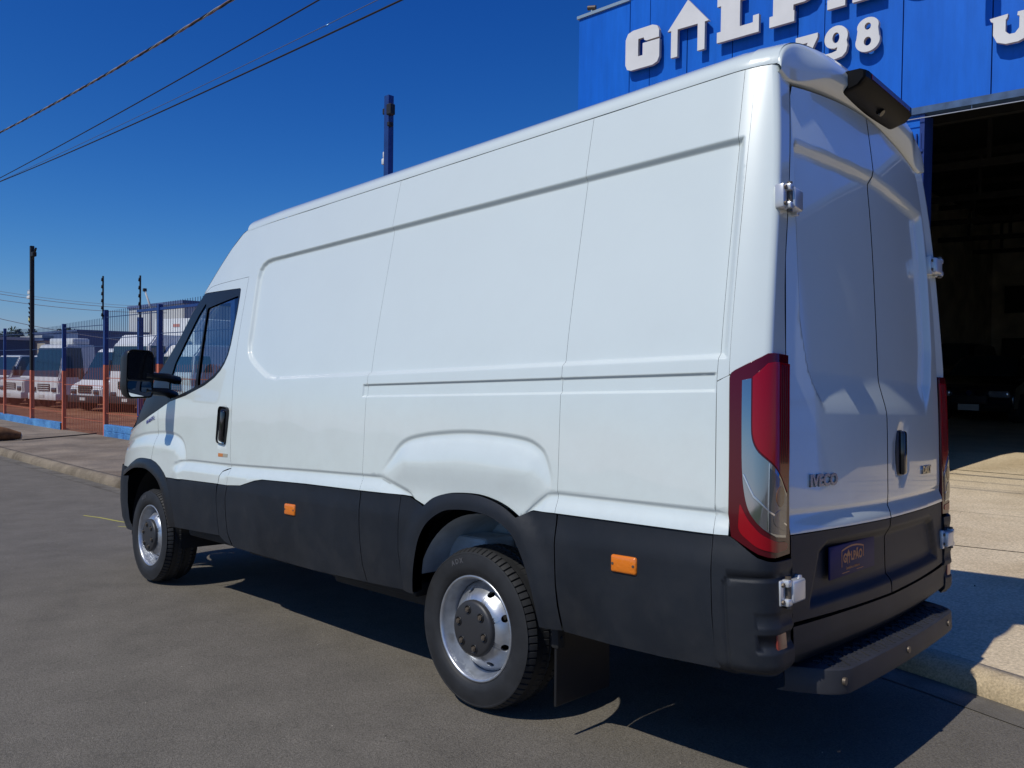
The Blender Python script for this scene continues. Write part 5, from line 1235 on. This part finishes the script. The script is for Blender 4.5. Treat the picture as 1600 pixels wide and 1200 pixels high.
# ================================================================== YARD AND BACKGROUND
M_TRUCK = simple('truck_white', (.72, .73, .73), .35, coat=.5, var=.03)
M_TGLASS = simple('truck_glass', (.015, .035, .05), .06, coat=.3)
M_TDARK = simple('truck_dark', (.025, .025, .027), .6)
M_TPLATE = simple('truck_plate', (.55, .55, .53), .5)
def truck(loc, rz, W_, Hc, label, style, body=None, scale=1.0):
    """front face at local y=0 looking to +y; x to the side"""
    t = thing('parked_truck', label, 'truck', loc, rz, group='white trucks parked behind the fence')
    h = W_/2
    if style == 'flat': prof = [(0.0, .55), (.03, 1.15), (-.02, 1.32), (-.30, Hc-.12), (-.45, Hc), (-1.7, Hc), (-1.75, .55)]
    elif style == 'van': prof = [(0.02, .50), (.05, .95), (-.12, 1.12), (-.42, 1.24), (-1.10, Hc-.12), (-1.32, Hc), (-2.4, Hc), (-2.5, .50)]
    elif style == 'pickup': prof = [(0.02, .55), (.03, 1.15), (-.10, 1.22), (-.95, 1.30), (-1.45, Hc-.05), (-1.70, Hc), (-2.8, Hc), (-2.9, .55)]
    else: prof = [(0.0, .55), (.04, 1.45), (.00, 1.62), (-.10, Hc-.42), (-.20, Hc-.38), (-.50, Hc), (-2.0, Hc), (-2.05, .55)]
    bm = bmesh.new(); L_ = []
    for sx, ins in ((-1, 0), (1, 0)):
        L_.append([bm.verts.new((sx*(h - .10*max(0, (z-1.1)/(Hc-1.1))), y, z)) for y, z in prof])
    n = len(prof)
    bm.faces.new(L_[0]); bm.faces.new(L_[1][::-1])
    for i in range(n): bm.faces.new((L_[0][i-1], L_[0][i], L_[1][i], L_[1][i-1]))
    bmesh.ops.recalc_face_normals(bm, faces=bm.faces)
    bmesh.ops.bevel(bm, geom=list(bm.edges), offset=.05, segments=2, affect='EDGES')
    smooth_by_angle(bm_obj('cab', bm, M_TRUCK, t), 40)
    # windscreen follows the raked part of the profile
    i0 = {'flat': 2, 'van': 3, 'pickup': 3, 'heavy': 2}[style]
    (ya, za), (yb, zb) = prof[i0], prof[i0+1]
    bm = bmesh.new(); d = Vector((0, yb-ya, zb-za)).normalized(); nrm = Vector((0, d.z, -d.y))
    A = Vector((0, ya, za)) + d*.06; B = Vector((0, yb, zb)) - d*.05
    wa = h-.08; wb = h-.15
    q = [A + Vector((-wa, 0, 0)), A + Vector((wa, 0, 0)), B + Vector((wb, 0, 0)), B + Vector((-wb, 0, 0))]
    f = [bm.verts.new(p + nrm*.012) for p in q]; g = [bm.verts.new(p - nrm*.03) for p in q]
    bm.faces.new(f); bm.faces.new(g[::-1])
    for i in range(4): bm.faces.new((f[i-1], f[i], g[i], g[i-1]))
    bmesh.ops.recalc_face_normals(bm, faces=bm.faces); bm_obj('windscreen', bm, M_TGLASS, t)
    yfr = prof[1][0]
    for sx in (-1, 1):
        bm = bmesh.new(); xm = sx*(h-.035)
        yw = ya-.15; add = [(yw, za+.05), (yb-.12, zb-.03), (yb-.75, zb-.03), (yb-.85, za+.05)]
        F = [bm.verts.new((sx*(h+.012-.10*max(0, (z-1.1)/(Hc-1.1))), y, z)) for y, z in add]; G_ = [bm.verts.new((v.co.x - sx*.06, v.co.y, v.co.z)) for v in F]
        bm.faces.new(F); bm.faces.new(G_[::-1])
        for i in range(4): bm.faces.new((F[i-1], F[i], G_[i], G_[i-1]))
        bmesh.ops.recalc_face_normals(bm, faces=bm.faces); bm_obj('side_window', bm, M_TGLASS, t)
        bm = bmesh.new(); add_box(bm, (sx*(h+.16)-.09, ya-.15, za+.05), (sx*(h+.16)+.09, ya-.05, za+.50), .03, 2); add_box(bm, (min(sx*h, sx*(h+.15)), ya-.13, za+.40), (max(sx*h, sx*(h+.15)), ya-.10, za+.44)); smooth_by_angle(bm_obj('mirror', bm, M_TDARK, t))
        zl = .80 if style != 'heavy' else .72
        bm = bmesh.new(); add_box(bm, (sx*(h-.30)-.17, yfr-.06, zl-.09), (sx*(h-.30)+.17, yfr+.035, zl+.11), .03, 2); smooth_by_angle(bm_obj('headlight', bm, M_CLEARD, t))
        for yy in (-.62, -4.2):
            bm = bmesh.new(); add_cyl(bm, (sx*(h-.26), yy, .42), (sx*(h-.02), yy, .42), .42, 24); smooth_by_angle(bm_obj('tyre', bm, M_RUBBER, t))
    zg = .92 if style != 'heavy' else 1.12
    bm = bmesh.new(); add_box(bm, (-h+.62, yfr-.05, zg-.16), (h-.62, yfr+.03, zg+.14), .02, 1); g_ = bm_obj('grille', bm, M_TDARK, t)
    for k in range(3):
        bm = bmesh.new(); add_box(bm, (-h+.64, yfr+.02, zg-.12+k*.09), (h-.64, yfr+.042, zg-.09+k*.09)); bm_obj('grille_bar', bm, M_TRUCK if style in ('pickup', 'flat') else M_CHROME, g_)
    bm = bmesh.new(); add_box(bm, (-h, -.2, .36), (h, yfr+.10, .66), .04, 2); smooth_by_angle(bm_obj('bumper', bm, M_TRUCK if style in ('pickup', 'flat') else M_TDARK, t))
    bm = bmesh.new(); add_box(bm, (-.20, yfr+.10, .46), (.20, yfr+.112, .58)); bm_obj('plate', bm, M_TPLATE, t)
    bm = bmesh.new(); add_box(bm, (-.42, -6.0, .50), (.42, -1.2, .72)); bm_obj('chassis_frame', bm, M_TDARK, t)
    if body == 'box':
        bm = bmesh.new(); add_box(bm, (-h-.1, -6.3, .85), (h+.1, -2.1, Hc+.75), .03, 1); smooth_by_angle(bm_obj('cargo_box', bm, M_TRUCK, t))
        bm = bmesh.new(); add_box(bm, (-.35, -2.11, Hc+.40), (.05, -2.085, Hc+.52)); bm_obj('red_mark', bm, simple('faded_red', (.50, .22, .18), .5), t)
    elif body == 'bed':
        bm = bmesh.new(); add_box(bm, (-h, -6.0, .85), (h, -2.2, 1.5), .03, 1); smooth_by_angle(bm_obj('cargo_bed', bm, M_TRUCK, t))
    elif body == 'deflector':
        bm = bmesh.new(); add_box(bm, (-h+.15, -1.5, Hc), (h-.15, -.7, Hc+.28), .08, 2); smooth_by_angle(bm_obj('roof_deflector', bm, M_TRUCK, t))
    elif body == 'dark':
        bm = bmesh.new(); add_box(bm, (-h-.05, -7.2, .9), (h+.05, -2.3, Hc-.1), .03, 1); smooth_by_angle(bm_obj('dark_cargo_body', bm, M_TDARK, t))
    return t
def gz(x, y): return float(T_walk(x, -4.0))
for x, y, rz, W_, Hc, st_, body, lb in (
    (32.6, -7.7, 14, 2.15, 2.62, 'van', 'bed', 'white van-nosed truck with a raked windscreen behind the gate'),
    (36.2, -7.15, 14, 2.15, 2.80, 'flat', 'deflector', 'white flat-fronted truck with twin slots in its grille, seen left of the gate'),
    (39.2, -6.6, 14, 2.05, 2.35, 'pickup', 'bed', 'white pickup truck with a wide chromed face beside the black pole'),
    (42.6, -6.0, 14, 2.05, 2.35, 'pickup', 'bed', 'white truck mostly cut off by the left edge of the picture'),
    (30.4, -8.55, 14, 2.4, 3.15, 'heavy', 'box', 'white heavy truck with a dark lower face just left of the van mirror'),
    (28.6, -9.6, 14, 2.3, 2.75, 'heavy', 'dark', 'heavy truck with a dark body hidden behind the van mirror')):
    truck((x, y, gz(x, y)), R(rz), W_, Hc, lb, st_, body)
def simple_building(nm, lo, hi, mat, label, cat='building', rz=0.0, roofmat=None, over=.25, rh=.18, windows=()):
    c = ((lo[0]+hi[0])/2, (lo[1]+hi[1])/2, lo[2]); t = thing(nm, label, cat, c, rz)
    sx, sy, sz = [(hi[i]-lo[i]) for i in range(3)]
    box_obj('wall', (-sx/2, -sy/2, 0), (sx/2, sy/2, sz), mat, t)
    if roofmat: box_obj('roof', (-sx/2-over, -sy/2-over, sz+.002), (sx/2+over, sy/2+over, sz+rh), roofmat, t)
    for (y, z, w_, h_) in windows:
        wf = box_obj('window', (-sx/2-.05, y-w_/2, z), (-sx/2+.02, y+w_/2, z+h_), M_WHITEP, t); box_obj('pane', (-sx/2-.06, y-w_/2+.1, z+.1), (-sx/2-.052, y+w_/2-.1, z+h_-.1), M_TGLASS, wf)
    return t
M_NAVYW = simple('navy_wall', (.015, .03, .09), .7, var=.2, vscale=.5); M_CREAM = simple('cream_wall', (.52, .47, .38), .8, var=.08, vscale=.7); M_SLATE = simple('blue_roof_sheet', (.08, .12, .24), .6, var=.15, vscale=.4)
M_PALE = simple('pale_roof', (.45, .46, .46), .7); M_SILO = simple('pale_cladding', (.55, .56, .54), .6, var=.1, vscale=.4)
simple_building('navy_shed', (66, -14.5, -.8), (76, -4, 3.05), M_NAVYW, 'long navy walled shed far behind the fence at the left edge', 'shed', roofmat=M_PALE, over=.4, rh=.22)
simple_building('cream_house', (63.6, -15.45, -.8), (68, -14.55, 3.02), M_CREAM, 'small cream house front with a white window far behind the trucks', 'house', roofmat=M_SLATE, over=.15, rh=.12, windows=((.12, 2.55-.4, .42, .95),))
simple_building('low_outbuilding', (68, -17.2, -.8), (74, -15.6, 3.35), M_SLATE, 'low outbuilding with a pale flat roof between house and slate shed', 'building', roofmat=M_PALE, over=.1, rh=.2)
simple_building('slate_shed', (62, -21.5, -.8), (74, -16.3, 3.75), M_SLATE, 'wide slate blue sheet-metal shed behind the gate', 'shed', roofmat=M_SLATE, over=.1, rh=.14)
simple_building('pale_warehouse', (57, -34, -.8), (68, -22.1, 6.0), M_SILO, 'tall pale clad warehouse behind the fence beside the van cab', 'warehouse', roofmat=M_SLATE, over=.1, rh=.25)
for i in range(5):
    box_obj('cladding_rib', (56.93, -22.3-i*1.5, -.8), (57.0, -22.15-i*1.5, 5.98), M_PALE, bpy.data.objects['pale_warehouse'], M=Matrix.Translation((-62.5, 28.05, .8)))
cr = thing('crane_boom', 'slender pale crane boom leaning behind the blue fence', 'crane', (59.3, -20.6, 0))
bm = bmesh.new(); add_tube(bm, [(0, 0, 0), (.0, 0, 5.6), (.36, .34, 7.0)], [.12, .09, .06], 8); bm_obj('boom', bm, M_PALE, cr)
bm = bmesh.new(); add_box(bm, (.28, .20, 6.9), (.48, .46, 7.15), .03, 1); bm_obj('boom_head', bm, M_TDARK, cr)
# distant trees: leaf clumps on limbs
M_LEAF = simple('tree_leaf', (.030, .050, .016), .8, var=.5, vscale=.9); M_BARK = simple('tree_bark', (.06, .045, .03), .9)
def tree(x, y, z0, top, rad, label, nleaf=1500):
    t = thing('distant_tree', label, 'tree', (x, y, z0), group='dark trees beyond the sheds')
    bm = bmesh.new(); add_tube(bm, [(0, 0, 0), (.1, .1, top*.35), (0, .2, top*.7)], [.22, .17, .08], 7)
    for k in range(5):
        a = k*1.3; add_tube(bm, [(.08, .1, top*.35+.1*k), (rad*.5*math.cos(a), rad*.5*math.sin(a), top*.6+.1*k), (rad*.8*math.cos(a), rad*.8*math.sin(a), top*.75)], [.09, .06, .03], 5)
    bm_obj('trunk', bm, M_BARK, t)
    rng = np.random.RandomState(int(abs(x*7+y*3)) % 9999); cl = []
    for k in range(14):
        a = rng.rand()*6.28; r_ = rad*(.2+.7*rng.rand()); cl.append((r_*math.cos(a), r_*math.sin(a), top*(.55+.38*rng.rand()), rad*(.25+.22*rng.rand())))
    vs = []; fs = []
    for k in range(nleaf):
        c = cl[rng.randint(len(cl))]; v = rng.normal(size=3); v /= np.linalg.norm(v); p = np.array(c[:3]) + v*c[3]*rng.rand()**.4
        a = rng.normal(size=3); a /= np.linalg.norm(a); b_ = np.cross(a, rng.normal(size=3)); b_ /= np.linalg.norm(b_); s = .10+.12*rng.rand(); i = len(vs)
        vs += [tuple(p+a*s), tuple(p+b_*s*.6), tuple(p-a*s), tuple(p-b_*s*.6)]; fs.append((i, i+1, i+2, i+3))
    me = bpy.data.meshes.new('crown'); me.from_pydata(vs, [], fs); link('crown', me, M_LEAF, t)
tree(92, -20.2, -.8, 5.6, 2.0, 'dark rounded tree above the navy shed at the left edge')
tree(90, -18.4, -.8, 5.0, 1.3, 'smaller dark tree just right of the first one above the navy shed', 900)
tree(88, -23.0, -.8, 5.7, 1.6, 'dark tree left of the second fence post from the left')
tree(86, -24.4, -.8, 5.55, 1.5, 'dark tree above the low outbuilding')
# far wires at the left edge
for k, (v0, v1, r_) in enumerate(((4.9, 4.25, .016), (4.3, 4.0, .016), (2.9, 2.55, .018), (5.1, 4.5, .010))):
    pts = []
    for i in range(13):
        tq = i/12; pts.append((49.5-2.0*tq, -7.0-10.0*tq, [5.45, 5.10, 4.2, 5.6][k] + ([4.85, 4.62, 2.6, 5.0][k]-[5.45, 5.10, 4.2, 5.6][k])*tq - .25*(1-(2*tq-1)**2)))
    bm = bmesh.new(); add_tube(bm, pts, r_, 5); bm_obj('distant_wire', bm, M_WGREY, None, label=['faint distant wire second from the top over the trucks', 'faint distant wire below the white pole camera', 'faint distant wire lowest, ending near the fence tops', 'faintest distant wire, topmost over the trucks'][k], cat='wire', group='distant wires over the yard')
# things lying on the pavement
log = thing('dry_log', 'short brown cut log lying on the pavement at the left edge', 'log', (19.65, -1.95, float(T_walk(19.65, -1.95))))
M_LOG = simple('log_bark', (.16, .075, .03), .9, var=.45, vscale=9, bump=.6, bscale=40); M_LOGEND = simple('log_end', (.48, .42, .34), .8, var=.2, vscale=20)
bm = bmesh.new(); add_tube(bm, [(.10, .62, .20), (.02, .35, .19), (0, .05, .15), (-.02, -.22, .10)], [.20, .19, .15, .085], 14); smooth_by_angle(bm_obj('trunk_piece', bm, M_LOG, log), 60)
bm = bmesh.new(); add_cyl(bm, (-.02, -.21, .10), (-.022, -.245, .097), .078, 14); bm_obj('cut_end', bm, M_LOGEND, log)
bm = bmesh.new(); add_cyl(bm, (.10, .45, .25), (.06, .42, .50), .05, 8, .02); bm_obj('branch_stub', bm, M_LOG, log)
bm = bmesh.new(); add_tube(bm, [(19.35+.73*t, -2.15-1.9*t, float(T_walk(19.35+.73*t, -2.15-1.9*t))+.012) for t in np.linspace(0, 1, 14)], .016, 6)
bm_obj('ground_line', bm, M_CABLE, None, label='thin black line running across the pavement from the gate post', cat='cable')  # thin dark tube drawn as a line from gate post towards the kerb
# stray yellow paint strokes on the road, near the front bumper
M_YEL = simple('yellow_paint', (.50, .46, .08), .8)
def stroke(pts, w_, label):
    rows = [[(x, y-w_/2, float(T_road(x, y))+.003), (x, y+w_/2, float(T_road(x, y))+.003)] for x, y in pts]
    loft('paint_stroke', rows, M_YEL, None, label=label, cat='road marking', group='yellow paint strokes on the road')
stroke([(7.75, .08), (7.45, .0), (7.0, -.06), (6.75, -.12), (6.5, -.10)], .025, 'long thin yellow paint stroke running towards the front bumper')
stroke([(6.62, .08), (6.5, .02), (6.3, -.03)], .02, 'short yellow paint stroke closest to the front wheel')
# vehicles standing in the dark garage
M_CAR = simple('dark_car_paint', (.012, .012, .016), .25, coat=1.0); M_CAR2 = simple('black_suv_paint', (.010, .010, .011), .3, coat=.8)
M_HL = simple('car_headlamp', (.55, .62, .72), .1, metal=.7, coat=1)
def car(loc, rz, label, paint, W_, prof, glass, cat='car', plate=True):
    t = thing('garaged_car', label, cat, loc, rz, group='vehicles inside the garage'); h = W_/2
    bm = bmesh.new(); L_ = []
    top = max(z for _, z in prof)
    for sx in (-1, 1): L_.append([bm.verts.new((sx*(h-.22*max(0, (z-.95)/(top-.95))-.05*max(0, (.6-z))), y, z)) for y, z in prof])
    n = len(prof); bm.faces.new(L_[0]); bm.faces.new(L_[1][::-1])
    for i in range(n): bm.faces.new((L_[0][i-1], L_[0][i], L_[1][i], L_[1][i-1]))
    bmesh.ops.recalc_face_normals(bm, faces=bm.faces); bmesh.ops.bevel(bm, geom=list(bm.edges), offset=.06, segments=3, affect='EDGES'); smooth_by_angle(bm_obj('body', bm, paint, t), 50)
    (ya, za), (yb, zb) = glass
    d = Vector((0, yb-ya, zb-za)).normalized(); nrm = Vector((0, d.z, -d.y))
    q = [Vector((-h+.14, ya, za))+d*.05, Vector((h-.14, ya, za))+d*.05, Vector((h-.28, yb, zb))-d*.05, Vector((-h+.28, yb, zb))-d*.05]
    bm = bmesh.new(); f = [bm.verts.new(p+nrm*.012) for p in q]; g = [bm.verts.new(p-nrm*.03) for p in q]; bm.faces.new(f); bm.faces.new(g[::-1])
    for i in range(4): bm.faces.new((f[i-1], f[i], g[i], g[i-1]))
    bmesh.ops.recalc_face_normals(bm, faces=bm.faces); bm_obj('windscreen', bm, M_TGLASS, t)
    yf = prof[1][0]
    for sx in (-1, 1):
        bm = bmesh.new(); add_box(bm, (sx*(h-.28)-.20, yf-.14, prof[1][1]-.02), (sx*(h-.28)+.20, yf+.035, prof[1][1]+.13), .05, 3); smooth_by_angle(bm_obj('headlight', bm, M_HL, t))
        bm = bmesh.new(); add_box(bm, (sx*(h+.10)-.10, ya-.25, za+.02), (sx*(h+.10)+.10, ya-.12, za+.18), .04, 2); smooth_by_angle(bm_obj('mirror', bm, paint, t))
        for yy in (-.80, -3.2):
            bm = bmesh.new(); add_cyl(bm, (sx*(h-.22), yy, .31), (sx*(h+.005), yy, .31), .31, 24); w1 = smooth_by_angle(bm_obj('tyre', bm, M_RUBBER, t))
    bm = bmesh.new(); add_box(bm, (-.34, yf-.05, prof[1][1]-.16), (.34, yf+.045, prof[1][1]+.02), .03, 2); smooth_by_angle(bm_obj('grille', bm, M_TDARK, t))
    bm = bmesh.new(); add_cyl(bm, (0, yf+.03, prof[1][1]+.07), (0, yf+.05, prof[1][1]+.07), .055, 16); bm_obj('emblem', bm, M_CHROME, t)
    if plate: bm = bmesh.new(); add_box(bm, (-.20, yf+.05, prof[1][1]-.30), (.20, yf+.062, prof[1][1]-.17)); bm_obj('plate', bm, M_TPLATE, t)
cz = float(T_walk(2.2, -16))
car((2.28, -15.7, cz), R(0), 'small dark hatchback with a number plate in the garage shade', M_CAR, 1.66, [(0, .25), (.03, .56), (-.08, .80), (-.95, .98), (-1.75, 1.46), (-3.1, 1.50), (-3.85, 1.0), (-3.95, .3)], ((-.95, .98), (-1.75, 1.46)))
car((4.1, -18.6, cz), R(0), 'tall black off-roader deeper inside the garage behind the hatchback', M_CAR2, 1.85, [(0, .40), (.03, .75), (-.05, 1.08), (-1.15, 1.20), (-1.75, 1.85), (-3.9, 1.88), (-4.4, 1.1), (-4.45, .4)], ((-1.15, 1.20), (-1.75, 1.85)), 'off-roader', False)
# outside the picture but mirrored by the doors and lamps of the van: gate posts of the yard, verge across the street
for a in (-5.9, -8.6, -11.0):
    p_ = FP(a, 0, 2.4); bm = bmesh.new(); add_box(bm, (p_.x-.07, p_.y-.07, .3), (p_.x+.07, p_.y+.07, 1.7), 0, 1, None, 1); add_box(bm, (p_.x-.07, p_.y-.07, 1.701), (p_.x+.07, p_.y+.07, 3.1), 0, 1, None, 0); bm_obj('gate_post', bm, [M_FBLUE, M_ORANGE], BLD)
M_GRASS = tex_mat('verge_grass', (.05, .075, .02), (.10, .11, .035), 1.2, 40, .95, .6, 80)
sheet('verge', np.arange(-60, 120, 4.), np.array([12.9, 13.5, 20, 40]), lambda x, y: T_road(x, 4+0*y)+.12+.02*(y-13), M_GRASS)

# loose grit on the road and drive
rng = np.random.RandomState(3); bm = bmesh.new()
for k in range(520):
    x = rng.uniform(-2.6, 9); y = rng.uniform(-1.05, 3.2) if k % 5 else rng.uniform(-5, -1.4)
    z = float(T_road(x, y)) if y > kerb_y(x) else float(T_walk(x, y))
    s_ = rng.uniform(.0012, .0032) if k % 40 else rng.uniform(.004, .006)
    M = Matrix.Translation((x, y, z+s_*.4)) @ Matrix.Rotation(rng.uniform(0, 6), 4, Vector(rng.normal(size=3)).normalized()) @ Matrix.Diagonal((s_*1.4, s_, s_*.8, 1))
    r_ = bmesh.ops.create_icosphere(bm, subdivisions=1, radius=1.0, matrix=M); mi = int(rng.rand() < .45)
    for f in set(f for v in r_['verts'] for f in v.link_faces): f.material_index = mi
o = bm_obj('road_grit', bm, [simple('grit_pale', (.34, .30, .24), .9), simple('grit_dark', (.05, .045, .04), .9)], None, kind='stuff')
